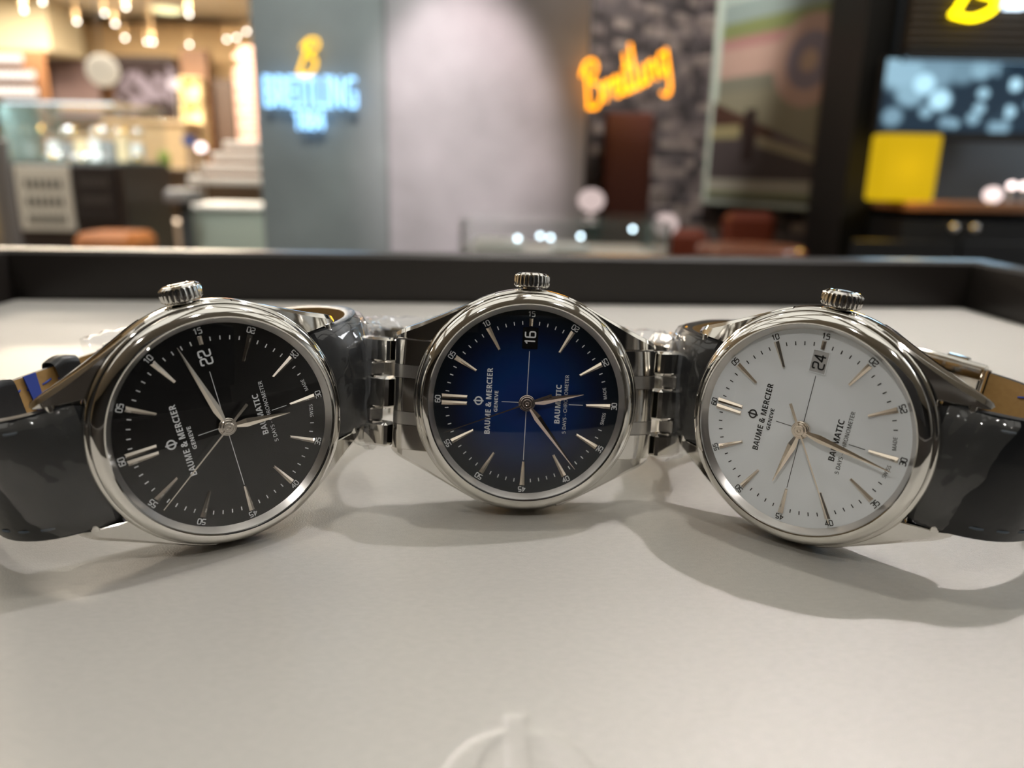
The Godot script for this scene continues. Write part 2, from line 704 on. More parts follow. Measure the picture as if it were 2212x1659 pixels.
func end_link_mesh(x0: float, x1: float) -> ArrayMesh:
	var mb := MB.new()
	var top := []
	var back := []
	var m := 9
	for j in m:
		var x := lerpf(x0, x1, float(j) / (m - 1))
		var ys := sqrt(19.55 * 19.55 - x * x)
		var row := PackedVector3Array()
		for k in 8:
			var t := k / 7.0
			var y := lerpf(ys, 23.6, t)
			var d := clampf((y - 16.5) / 7.1, 0, 1)
			row.append(Vector3(x, y, -1.5 - 2.3 * pow(d, 1.4) - 0.5 * pow(t, 6.0)))
		top.append(row)
		back.append(PackedVector3Array([row[7], Vector3(x, 23.6, -7.2)]))
	mb.patch(top, false)
	mb.patch(back, false)
	for e in [0, m - 1]:
		var low := PackedVector3Array()
		for q in top[e]:
			low.append(Vector3(q.x, q.y, -7.2))
		mb.patch([top[e], low], e == 0)
	return mb.commit(MM)

# everything that the three watches share: case, bezel, crown, dial furniture and crystal
func watch(label: String, at: Vector3, bx: Vector3, by: Vector3, bz: Vector3, look: Dictionary) -> Node3D:
	var w := thing("wristwatch", label, "watch", at, "dress watches on the presentation tray")
	w.transform = Transform3D(Basis(bx, by, bz).orthonormalized(), at)
	part(w, "case", look.shapes.case, M.steel)
	part(w, "bezel", look.shapes.bezel, M.steel)
	var rh := MB.new()
	rh.lathe([Vector2(16.35, 0.03), Vector2(16.9, 0.75), Vector2(17.2, 1.1)], 120)
	part(w, "flange", rh.commit(MM), M.satin)
	var cr := part(w, "crown", look.shapes.crown, M.steel, Transform3D(Basis(Vector3(0, 1, 0), PI / 2), Vector3(20.05, 0, -3.3) * MM))
	var em := MB.new()
	ribbon(em, rounded([Vector2(-0.8, -0.8), Vector2(0.8, -0.8), Vector2(0.8, 0.8), Vector2(-0.8, 0.8)], 0.8, true), 0.3, 2.55, 2.76, true)
	em.box(Vector3(0.3, 2.6, 0.2), Vector3(0, 0, 2.67))
	part(cr, "emblem", em.commit(MM), M.satin)
	# dial
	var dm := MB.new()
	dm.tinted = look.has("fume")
	var rings := []
	var rad := [0.01, 2.0, 4.0, 6.0, 8.0, 10.0, 11.5, 13.0, 14.5, 16.7]
	for r in rad:
		var row := PackedVector3Array()
		for k in 121:
			var a := TAU * (k % 120) / 120
			row.append(Vector3(r * cos(a), r * sin(a), 0))
		rings.append(row)
	dm.patch(rings, false)
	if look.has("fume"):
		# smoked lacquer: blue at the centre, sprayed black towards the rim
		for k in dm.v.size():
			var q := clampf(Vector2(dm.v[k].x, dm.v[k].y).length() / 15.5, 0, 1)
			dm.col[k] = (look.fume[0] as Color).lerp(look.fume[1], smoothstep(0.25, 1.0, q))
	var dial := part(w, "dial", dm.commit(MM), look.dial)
	for i in 12:
		var minute := 60 if i == 0 else i * 5
		var a := TAU * i / 12.0
		var turn := -a
		if minute >= 20 and minute <= 40:
			turn += PI
		part(dial, "numeral", look.shapes.numerals[i], look.print, spin(turn, Vector3(15.6 * sin(a), 15.6 * cos(a), 0.01)))
		if i == 0:
			for s in [-0.55, 0.55]:
				part(dial, "index", look.shapes.twin, look.index, spin(0, Vector3(s, 0, 0.02)))
		elif i == 3:
			part(dial, "index", look.shapes.stub, look.index, spin(-a, Vector3(0, 0, 0.02)))
		else:
			part(dial, "index", look.shapes.baton, look.index, spin(-a, Vector3(0, 0, 0.02)))
	var tr := MB.new()
	for i in 60:
		if i % 5 == 0 or i == 29 or i == 31 or i == 28 or i == 32:
			continue
		var a := TAU * i / 60.0
		tr.xf = Transform3D(Basis(Vector3(0, 0, 1), -a), Vector3.ZERO)
		tr.box(Vector3(0.16, 0.62, 0.03), Vector3(0, 14.05, 0.025))
	part(dial, "minute_track", tr.commit(MM), look.print)
	var ch := MB.new()
	ch.box(Vector3(19.6 - 0.2, 0.1, 0.02), Vector3(-0.6, 0, 0.02))
	ch.box(Vector3(0.1, 4.4, 0.02), Vector3(0, 2.2, 0.02))
	ch.box(Vector3(0.1, 2.5, 0.02), Vector3(0, -8.75, 0.02))
	part(dial, "crosshair", ch.commit(MM), look.print)
	var z := 0.02 * MM
	var thin := 0.03 * MM
	lettering(dial, "lettering", "BAUME & MERCIER", bold, Vector2(11.7, 0.98) * MM, Vector3(0, 6.72 * MM, z), 0, look.print, thin)
	lettering(dial, "lettering", "GENEVE", bold, Vector2(3.72, 0.62) * MM, Vector3(0, 5.4 * MM, z), 0, look.print, thin)
	lettering(dial, "lettering", "BAUMATIC", bold, Vector2(6.9, 0.96) * MM, Vector3(0, -5.55 * MM, z), 0, look.print, thin)
	lettering(dial, "lettering", "5 DAYS - CHRONOMETER", sans, Vector2(10.45, 0.64) * MM, Vector3(0, -6.9 * MM, z), 0, look.print, thin)
	lettering(dial, "lettering", "SWISS", sans, Vector2(2.15, 0.58) * MM, Vector3(-2.28, -13.77, 0) * MM + Vector3(0, 0, z), -0.164, look.print, thin)
	lettering(dial, "lettering", "MADE", sans, Vector2(2.05, 0.58) * MM, Vector3(2.28, -13.77, 0) * MM + Vector3(0, 0, z), 0.164, look.print, thin)
	var lg := MB.new()
	var ring := PackedVector2Array()
	for k in 40:
		var a := TAU * k / 40.0
		ring.append(Vector2(0.66 * cos(a), 8.47 + 0.6 * sin(a)))
	ribbon(lg, ring, 0.24, 0.02, 0.06, true)
	lg.box(Vector3(0.24, 1.75, 0.04), Vector3(0, 8.47, 0.04))
	part(dial, "emblem", lg.commit(MM), look.print)
	# date aperture with a bevelled frame, the date ring lies lower
	var dw := MB.new()
	dw.box(Vector3(3.5, 2.45, 0.02), Vector3(11.4, 0, 0.012))
	var date := part(dial, "date_ring", dw.commit(MM), look.date_ground)
	var df := MB.new()
	ribbon(df, rounded([Vector2(9.6, -1.28), Vector2(13.2, -1.28), Vector2(13.2, 1.28), Vector2(9.6, 1.28)], 0.12, true), 0.14, 0.0, 0.1, true)
	part(dial, "date_frame", df.commit(MM), look.date_frame)
	part(date, "date_numeral", look.shapes.dates, look.date_ink, spin(0, Vector3(11.4, 0, 0.03)))
	# hands
	var hour := part(w, "hour_hand", look.shapes.hour, look.hand, spin(-deg_to_rad(look.hands[0]), Vector3.ZERO))
	part(hour, "hub", look.shapes.hub_low, look.hand)
	var minute_h := part(w, "minute_hand", look.shapes.minute, look.hand, spin(-deg_to_rad(look.hands[1]), Vector3.ZERO))
	part(minute_h, "hub", look.shapes.hub_mid, look.hand)
	var sec := part(w, "seconds_hand", look.shapes.second, look.hand, spin(-deg_to_rad(look.hands[2]), Vector3.ZERO))
	part(sec, "hub", look.shapes.hub_top, look.hand)
	var cg := MB.new()
	# domed sapphire, about 75 mm radius of curvature
	var dome := []
	for k in 13:
		var r := 16.95 * k / 12.0 + 0.01
		dome.append(Vector2(r, 1.5 + sqrt(75.0 * 75.0 - r * r) - sqrt(75.0 * 75.0 - 17.0 * 17.0)))
	dome.append_array([Vector2(16.96, 1.49), Vector2(17.18, 1.3), Vector2(17.18, 1.3), Vector2(17.2, 1.0)])
	cg.lathe(dome, 120)
	part(w, "crystal", cg.commit(MM), M.crystal)
	return w

func watch_shapes(date: String) -> Dictionary:
	var s := {}
	s.case = case_mesh()
	s.bezel = bezel_mesh()
	s.crown = crown_mesh()
	s.numerals = []
	for i in 12:
		s.numerals.append(digits("%02d" % (60 if i == 0 else i * 5), 0.84, 0.14))
	s.baton = index_mesh(10.5, 14.88, 0.2, 0.44, 0.42)
	s.twin = index_mesh(10.45, 14.95, 0.3, 0.42, 0.42)
	s.stub = index_mesh(13.45, 14.85, 0.3, 0.33, 0.36)
	s.hour = hand_mesh(0.9, 3.0, 10.1, 0.3, 0.72, 0.75)
	s.minute = hand_mesh(0.9, 3.2, 14.6, 0.28, 0.66, 1.0)
	var mb := MB.new()
	mb.prism(PackedVector2Array([Vector2(-0.13, 0.5), Vector2(0.13, 0.5), Vector2(0.06, 15.4), Vector2(-0.06, 15.4)]), 1.28, 1.36)
	mb.prism(PackedVector2Array([Vector2(-0.24, -4.55), Vector2(0.24, -4.55), Vector2(0.2, -0.5), Vector2(-0.2, -0.5)]), 1.28, 1.36)
	s.second = mb.commit(MM)
	s.hub_low = disc_mesh(1.45, 0.2, 0.95)
	s.hub_mid = disc_mesh(1.2, 0.95, 1.2)
	var hb := MB.new()
	hb.lathe([Vector2(0.01, 1.42), Vector2(0.2, 1.42), Vector2(0.2, 1.42), Vector2(0.26, 1.36), Vector2(0.34, 1.42), Vector2(0.34, 1.42), Vector2(0.72, 1.42), Vector2(0.72, 1.42), Vector2(0.82, 1.36), Vector2(0.82, 1.2)], 40)
	s.hub_top = hb.commit(MM)
	s.dates = digits(date, 1.75, 0.24, 0.9)
	return s

func leather_band(w: Node3D, path: Dictionary, gap0: float, gap1: float) -> void:
	var st := stitch_mesh(2.0, 0.2)
	var spans := [[0.6, gap0, 0.0], [gap1, path.len - 0.6, 0.0]]
	for sp in spans:
		var ms := strap_meshes(path, sp[0], sp[1], sp[2])
		var strap := part(w, "strap", ms[0], M.leather)
		part(strap, "lining", ms[1], M.lining)
		var s: float = sp[0] + 8.5
		while s < sp[1] - 6.0:
			var hw := halfwidth(path, s)
			var e := minf(s, path.len - s)
			var te := lerpf(2.1, 1.6, clampf(e / 40.0, 0, 1))
			var tm := lerpf(3.7, 1.9, clampf(e / 40.0, 0, 1))
			for sx in [-1.0, 1.0]:
				var u := 0.80
				var off := te + (tm - te) * (1.0 - pow(u, 2.6)) - 0.08
				part(strap, "stitch", st, M.thread, frame(path, s, sx * u * hw, off))
				var fr := frame(path, s, sx * 0.72 * hw, -0.12)
				fr.basis = fr.basis * Basis(Vector3(0, 1, 0), PI) * Basis(Vector3(0, 0, 1), 0.25 * sx)
				part(strap, "lining_stitch", st, M.blue_thread, fr)
			s += 3.3

func spring_bar(w: Node3D, path: Dictionary) -> void:
	for s in [4.2, path.len - 4.2]:
		var mb := MB.new()
		var q := pt(path, s, 0, 1.5)
		mb.tube([q + Vector3(-10.2, 0, 0), q + Vector3(10.2, 0, 0)], 0.75, 12)
		part(w, "spring_bar", mb.commit(MM), M.steel)

func clasp(w: Node3D, path: Dictionary, s: float, long: float) -> Node3D:
	# folding clasp: cover plate outside, two side rails, and a bowed inner blade on hinge barrels
	var c := node(w, "folding_clasp")
	var k0 := s - long * 0.5
	var k1 := s + long * 0.5
	var cover := MB.new()
	var top := []
	var bot := []
	for k in 12:
		var q := lerpf(k0, k1, k / 11.0)
		top.append(PackedVector3Array([pt(path, q, -8.9, 3.2), pt(path, q, -8.5, 3.7), pt(path, q, 8.5, 3.7), pt(path, q, 8.9, 3.2)]))
		bot.append(PackedVector3Array([pt(path, q, -8.9, 3.2), pt(path, q, -8.6, 2.6), pt(path, q, 8.6, 2.6), pt(path, q, 8.9, 3.2)]))
	cover.patch(top, true)
	cover.patch(bot, false)
	part(c, "cover_plate", cover.commit(MM), M.steel)
	for sx in [-1.0, 1.0]:
		var rail := MB.new()
		var path_pts := []
		for k in 14:
			path_pts.append(pt(path, lerpf(k0 - 1.0, k1 + 1.0, k / 13.0), sx * 8.7, 1.2))
		rail.tube(path_pts, 0.7, 10)
		part(c, "side_rail", rail.commit(MM), M.steel)
	for half in [0, 1]:
		var blade := MB.new()
		var a := []
		var b := []
		for k in 14:
			var t := k / 13.0
			var q := lerpf(k0 - 2.0, s, t) if half == 0 else lerpf(s, k1 + 2.0, t)
			var bow := -1.4 - 4.6 * sin(PI * (q - k0 + 2.0) / (long + 4.0)) if half == 0 else -1.1 - 2.4 * sin(PI * (q - k0 + 2.0) / (long + 4.0))
			var hw := 4.6 if half == 0 else 6.6
			a.append(PackedVector3Array([pt(path, q, -hw, bow), pt(path, q, hw, bow)]))
			b.append(PackedVector3Array([pt(path, q, -hw, bow - 0.8), pt(path, q, hw, bow - 0.8)]))
		blade.patch(a, true)
		blade.patch(b, false)
		for e in [0, 1]:
			var side := []
			for k in 14:
				side.append(PackedVector3Array([a[k][e], b[k][e]]))
			blade.patch(side, e == 1)
		part(c, "blade", blade.commit(MM), M.steel)
	for q in [k0 - 1.5, k1 + 1.5]:
		var hb := MB.new()
		hb.tube([pt(path, q, -8.6, 0.6), pt(path, q, 8.6, 0.6)], 1.0, 12)
		part(c, "hinge_barrel", hb.commit(MM), M.steel)
	for sx in [-1.0, 1.0]:
		var pb := MB.new()
		pb.xf = Transform3D(frame(path, k1 - 5.0, sx * 8.6, 1.9).basis, pt(path, k1 - 5.0, sx * 9.2, 1.9))
		pb.box(Vector3(1.2, 4.5, 1.6), Vector3.ZERO, 0.25)
		part(c, "push_button", pb.commit(MM), M.steel)
	return c

func keeper(w: Node3D, path: Dictionary, s: float, wide: float) -> void:
	var mb := MB.new()
	var ring := [Vector2(-9.2, -1.3), Vector2(-9.2, 3.4), Vector2(9.2, 3.4), Vector2(9.2, -1.3)]
	var rr := rounded(ring, 1.6, true)
	var rows := []
	var m := 8
	for k in m:
		var t := float(k) / (m - 1)
		var q := s + (t - 0.5) * wide
		var swell := 0.7 * sin(PI * t)
		var row := PackedVector3Array()
		for j in rr.size() + 1:
			var c := rr[j % rr.size()]
			var d := (c - Vector2(0, 1.0)).normalized()
			row.append(pt(path, q, c.x + d.x * swell, c.y + d.y * swell))
		rows.append(row)
	mb.patch(rows, true)
	part(w, "keeper_loop", mb.commit(MM), M.leather)

func build_watches() -> void:
	var eye := Vector3(0, 1.06, 0)
	var sh := watch_shapes("22")
	# ---- black dial on black leather, standing leftmost and turned towards the middle
	var loopL := loop_path([Vector2(17.2, -5.7), Vector2(20.5, -5.8), Vector2(24.4, -6.6), Vector2(28, -9), Vector2(31, -13.5), Vector2(32.5, -20), Vector2(33, -29), Vector2(30.5, -39), Vector2(23, -47), Vector2(12, -52.5), Vector2(0, -54), Vector2(-12, -52), Vector2(-22, -46.5), Vector2(-28.5, -38), Vector2(-30.5, -28), Vector2(-30.5, -20), Vector2(-29, -13.5), Vector2(-26.8, -9.4), Vector2(-23.8, -6.8), Vector2(-20.5, -5.8), Vector2(-17.2, -5.7)])
	var lookL := {"shapes": sh, "dial": M.black_dial, "print": M.white_print, "index": M.index_steel, "hand": M.index_steel, "date_ground": M.black_dial, "date_ink": M.white_print, "date_frame": M.black_dial, "hands": [186.5, 75.5, 324.4]}
	var wl := watch("steel watch with black dial showing date 22 on black leather strap", eye + Vector3(-44.94, -39.66, -115.11) * MM, Vector3(-0.188, 0.981, 0.041), Vector3(-0.79, -0.176, 0.587), Vector3(0.583, 0.078, 0.808), lookL)
	leather_band(wl, loopL, 79.0, 87.0)
	spring_bar(wl, loopL)
	clasp(wl, loopL, loopL.len * 0.53, 18.0)
	keeper(wl, loopL, 48.0, 7.0)
	keeper(wl, loopL, 63.0, 5.0)
	var tab := MB.new()
	tab.xf = frame(loopL, 55.5, 0, 0)
	tab.xf.origin = pt(loopL, 55.5, 2.5, -0.55)
	tab.prism(PackedVector2Array([Vector2(6.0, -1.3), Vector2(6.0, 1.3), Vector2(-2.5, 0.8), Vector2(-4.2, 0.0), Vector2(-2.5, -0.8)]), -0.1, 0.2)
	part(wl, "blue_tab", tab.commit(MM), M.blue_thread)
	part(wl, "protective_film", lug_film(loopL, 1.5, 10.5, 5), M.film)
	part(wl, "protective_film", lug_film(loopL, loopL.len - 1.5, loopL.len - 15.0, 9), M.thin_film)
	part(wl, "protective_film", band_film(loopL, loopL.len * 0.53 - 13.0, loopL.len * 0.53 + 9.0, 11.5, -9.5, 4.4, 3), M.clear_film)

	# ---- blue dial on a steel bracelet, standing in the middle
	var loopC := loop_path([Vector2(23.9, -5.2), Vector2(28, -7.6), Vector2(31, -12.5), Vector2(32.6, -20), Vector2(32.3, -29), Vector2(29, -38), Vector2(22, -45), Vector2(12, -49.5), Vector2(0, -51), Vector2(-12, -49.5), Vector2(-22, -45), Vector2(-29, -38), Vector2(-32.3, -29), Vector2(-32.6, -20), Vector2(-31, -12.5), Vector2(-28, -7.6), Vector2(-23.9, -5.2)])
	var shc := sh.duplicate()
	shc.dates = digits("16", 1.75, 0.24, 0.9)
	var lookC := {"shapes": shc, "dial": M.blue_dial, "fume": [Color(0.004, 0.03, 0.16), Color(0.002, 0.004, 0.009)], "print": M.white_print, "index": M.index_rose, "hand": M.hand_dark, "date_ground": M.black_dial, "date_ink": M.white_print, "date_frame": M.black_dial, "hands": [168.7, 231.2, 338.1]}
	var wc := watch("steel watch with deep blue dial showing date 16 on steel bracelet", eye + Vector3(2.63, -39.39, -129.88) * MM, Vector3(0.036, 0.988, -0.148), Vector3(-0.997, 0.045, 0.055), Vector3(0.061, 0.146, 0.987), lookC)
	var el := [end_link_mesh(-9.8, -5.45), end_link_mesh(-5.35, -3.05), end_link_mesh(-2.95, 2.95), end_link_mesh(3.05, 5.35), end_link_mesh(5.45, 9.8)]
	for side in [0, 1]:
		var e := node(wc, "end_link")
		if side == 1:
			e.rotation.z = PI
		for k in el.size():
			part(e, "brushed_piece" if k % 2 == 1 else "polished_piece", el[k], M.brushed if k % 2 == 1 else M.steel)
	var wide := MB.new()
	wide.box(Vector3(4.4, 5.2, 3.0), Vector3.ZERO, 0.45)
	var mid := MB.new()
	mid.box(Vector3(5.9, 5.2, 3.1), Vector3.ZERO, 0.5)
	var slim := MB.new()
	slim.box(Vector3(2.4, 5.2, 2.9), Vector3.ZERO, 0.25)
	var m_wide := wide.commit(MM)
	var m_mid := mid.commit(MM)
	var m_slim := slim.commit(MM)
	var count := int(round(loopC.len / 5.3))
	var pitch: float = loopC.len / count
	for k in count:
		var l := node(wc, "bracelet_link")
		var s := (k + 0.5) * pitch
		part(l, "polished_piece", m_mid, M.steel, frame(loopC, s, 0, 0))
		for sx in [-1.0, 1.0]:
			part(l, "polished_piece", m_wide, M.steel, frame(loopC, s, sx * 7.65, 0))
			if k < count - 1:
				part(l, "brushed_piece", m_slim, M.brushed, frame(loopC, s + pitch * 0.5, sx * 4.2, -0.05))
	part(wc, "protective_film", band_film(loopC, 3.0, loopC.len - 3.0, 12.2, -10.4, 2.3, 21), M.clear_film)

	# ---- white dial on black leather, standing rightmost and turned towards the middle
	var loopR := loop_path([Vector2(17.2, -5.7), Vector2(20.5, -5.8), Vector2(23.8, -6.8), Vector2(26.8, -9.4), Vector2(28.8, -13.5), Vector2(30, -20), Vector2(31, -29), Vector2(29.5, -39), Vector2(23, -48), Vector2(12, -54.5), Vector2(0, -57), Vector2(-12, -55.5), Vector2(-22, -50), Vector2(-29, -41), Vector2(-32.5, -30), Vector2(-33, -20), Vector2(-31, -13.5), Vector2(-28, -9), Vector2(-24.4, -6.6), Vector2(-20.5, -5.8), Vector2(-17.2, -5.7)])
	var shr := sh.duplicate()
	shr.dates = digits("24", 1.75, 0.24, 0.9)
	var lookR := {"shapes": shr, "dial": M.white_dial, "print": M.black_print, "index": M.index_rose, "hand": M.index_rose, "date_ground": M.date_grey, "date_ink": M.black_print, "date_frame": M.white_dial, "hands": [283.3, 187.4, 238.4]}
	var wr := watch("steel watch with white dial showing date 24 on dark leather strap", eye + Vector3(47.22, -39.69, -118.82) * MM, Vector3(0.124, 0.992, 0.003), Vector3(-0.759, 0.097, -0.643), Vector3(-0.639, 0.078, 0.765), lookR)
	leather_band(wr, loopR, 77.0, 95.0)
	spring_bar(wr, loopR)
	clasp(wr, loopR, loopR.len * 0.52, 20.0)
	part(wr, "protective_film", lug_film(loopR, 1.5, 16.0, 15), M.thin_film)
	part(wr, "protective_film", lug_film(loopR, loopR.len - 1.5, loopR.len - 7.5, 19), M.film)
	part(wr, "protective_film", band_film(loopR, loopR.len * 0.52 - 20.0, loopR.len * 0.52 - 7.0, 11.5, -9.5, 4.6, 33), M.clear_film)

# ------------------------------------------------------------------ tray
func emblem_depth(x: float, z: float) -> float:
	# pressed ring with a bar through it, 16 mm across; 1 inside the print, 0 outside
	var r := Vector2(x, z).length()
	var q := Vector2(x / 4.5, z / 7.3).length()
	var d_ring := maxf(r - 8.0, (1.0 - q) * 4.5)
	var d_bar := maxf(absf(x) - 1.2, absf(z) - 10.3)
	return 1.0 - smoothstep(-0.38, 0.38, minf(d_ring, d_bar))

func build_tray() -> void:
	var t := thing("presentation_tray", "pearl beige presentation tray with dark brown rails under the three watches", "tray", Vector3(0.216, 1.0, -0.368))
	t.rotation_degrees.y = 3.19
	var W := 440.0
	var D := 327.0
	var ex := -230.9
	var ez := 291.1
	var xs := []
	var zs := []
	for k in 9:
		xs.append(lerpf(-W, ex - 12.0, k / 9.0))
	for k in 97:
		xs.append(ex - 12.0 + k * 0.25)
	for k in range(1, 10):
		xs.append(lerpf(ex + 12.0, 0.0, k / 9.0))
	for k in 9:
		zs.append(lerpf(0.0, ez - 12.0, k / 9.0))
	for k in 97:
		zs.append(ez - 12.0 + k * 0.25)
	for k in range(1, 4):
		zs.append(lerpf(ez + 12.0, D, k / 3.0))
	var pad := MB.new()
	var rows := []
	for z in zs:
		var row := PackedVector3Array()
		for x in xs:
			row.append(Vector3(x, -0.12 * emblem_depth(x - ex, z - ez), z))
		rows.append(row)
	pad.patch(rows)
	var c := [Vector3(-W, 0, 0), Vector3(0, 0, 0), Vector3(0, 0, D), Vector3(-W, 0, D)]
	for k in 4:
		var a: Vector3 = c[k]
		var b: Vector3 = c[(k + 1) % 4]
		pad.quad(a, b, b + Vector3(0, -4, 0), a + Vector3(0, -4, 0))
	part(t, "pad", pad.commit(MM), M.pad)
	part(t, "base_board", boxm(Vector3(W + 36, 6, D + 36) * MM, 0.0008), M.rail, Transform3D(Basis(), Vector3(-W * 0.5, -7.0, D * 0.5) * MM))
	var long := boxm(Vector3(W + 34, 26, 14) * MM, 0.0016)
	var short := boxm(Vector3(14, 26, D + 6) * MM, 0.0016)
	part(t, "back_rail", long, M.rail, Transform3D(Basis(), Vector3(-W * 0.5, 9.0, -9.5) * MM))
	part(t, "front_rail", long, M.rail, Transform3D(Basis(), Vector3(-W * 0.5, 9.0, D + 9.5) * MM))
	part(t, "side_rail", short, M.rail, Transform3D(Basis(), Vector3(9.5, 9.0, D * 0.5) * MM))
	part(t, "side_rail", short, M.rail, Transform3D(Basis(), Vector3(-W - 9.5, 9.0, D * 0.5) * MM))

	var k := thing("sales_counter", "dark brown sales counter that carries the presentation tray", "counter", Vector3(0.1, 0, 0.02))
	part(k, "worktop", boxm(Vector3(1.7, 0.04, 1.05), 0.003), M.rail, Transform3D(Basis(), Vector3(0, 0.97, 0)))
	part(k, "body", boxm(Vector3(1.6, 0.95, 0.9)), M.dark_wood, Transform3D(Basis(), Vector3(0, 0.475, 0)))

# ------------------------------------------------------------------ lamps
func downlight(at: Vector3, target: Vector3, energy: float, c: Color, cone: float, size: float, label: String, group: String) -> void:
	var o := thing("downlight", label, "light", at, group)
	var ring := MB.new()
	ring.lathe([Vector2(size + 0.012, 0.0), Vector2(size + 0.025, 0.004), Vector2(size + 0.03, 0.02)], 28)
	part(o, "trim_ring", ring.commit(), M.white_paint, Transform3D(Basis(Vector3(1, 0, 0), PI / 2), Vector3(0, -0.004, 0)))
	var lens := MB.new()
	lens.lathe([Vector2(0.001, 0.0), Vector2(size, 0.0), Vector2(size, 0.0), Vector2(size + 0.012, 0.012)], 28)
	part(o, "lamp_lens", lens.commit(), glow(c, 14.0), Transform3D(Basis(Vector3(1, 0, 0), PI / 2), Vector3(0, -0.002, 0)))
	var l := SpotLight3D.new()
	l.name = "lamp"
	l.light_color = c
	l.light_energy = energy
	l.light_size = size
	l.spot_angle = cone
	l.spot_range = 14.0
	l.spot_attenuation = 2.0
	l.spot_angle_attenuation = 0.6
	l.shadow_enabled = true
	o.add_child(l)
	l.position = Vector3(0, -0.02, 0)
	l.look_at_from_position(at + l.position, target, Vector3(0, 0, 1))

func light_panel(at: Vector3, size: Vector2, energy: float, c: Color, bright: float, label: String, group: String) -> void:
	var o := thing("added_light_panel", label, "light", at, group)
	part(o, "frame", boxm(Vector3(size.x + 0.05, 0.02, size.y + 0.05), 0.003), M.white_paint)
	part(o, "light_diffuser", boxm(Vector3(size.x, 0.012, size.y)), glow(c, bright), Transform3D(Basis(), Vector3(0, -0.008, 0)))
	var l := AreaLight3D.new()
	l.name = "lamp"
	l.area_size = size
	l.light_color = c
	l.light_energy = energy
	l.area_range = 14.0
	l.area_attenuation = 2.0
	l.shadow_enabled = true
	o.add_child(l)
	l.position = Vector3(0, -0.02, 0)
	l.rotation_degrees.x = -90

func track_spot(at: Vector3, r: float, label: String) -> void:
	var o := thing("track_spotlight", label, "light", at, "small spotlights over the far shop")
	var can := MB.new()
	can.lathe([Vector2(0.001, 0.09), Vector2(r, 0.09), Vector2(r, 0.09), Vector2(r * 1.1, 0.03), Vector2(r * 1.1, 0.03), Vector2(0.001, 0.03)], 16)
	part(o, "lamp_can", can.commit(), M.tan_wall, Transform3D(Basis(Vector3(1, 0, 0), -PI / 2), Vector3.ZERO))
	var s := SphereMesh.new()
	s.radius = r
	s.height = r * 2.0
	s.radial_segments = 16
	s.rings = 8
	part(o, "bulb", s, M.bulb, Transform3D(Basis(), Vector3(0, 0.0, 0)))
	var rod := MB.new()
	rod.tube([Vector3(0, 0.08, 0), Vector3(0, maxf(0.12, 2.58 - at.y), 0)], 0.003, 6)
	part(o, "stem", rod.commit(), M.tan_wall)

# ------------------------------------------------------------------ room shell
func slab(called: String, lo: Vector3, hi: Vector3, m: Material) -> MeshInstance3D:
	return structure(called, boxm(hi - lo), m, (lo + hi) * 0.5)

func build_room() -> void:
	slab("floor", Vector3(-9.2, -0.2, -11.6), Vector3(5.2, 0.0, 4.2), M.floor)
	slab("ceiling", Vector3(-9.2, 2.9, -11.6), Vector3(5.2, 3.1, 4.2), M.ceiling)
	slab("wall_left", Vector3(-9.2, 0, -11.6), Vector3(-9.0, 2.9, 4.2), M.beige_wall)
	slab("wall_right", Vector3(5.0, 0, -11.6), Vector3(5.2, 2.9, 4.2), M.pale_wall)
	slab("wall_front", Vector3(-9.2, 0, 4.0), Vector3(5.2, 2.9, 4.2), M.dark_wall)
	slab("wall_back", Vector3(-9.2, 0, -11.6), Vector3(5.2, 2.9, -11.4), M.beige_wall)
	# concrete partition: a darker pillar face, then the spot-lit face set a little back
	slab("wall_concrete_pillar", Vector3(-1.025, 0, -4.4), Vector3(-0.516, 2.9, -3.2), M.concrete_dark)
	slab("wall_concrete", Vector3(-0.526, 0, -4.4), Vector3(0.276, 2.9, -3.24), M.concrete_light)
	brick_walls()

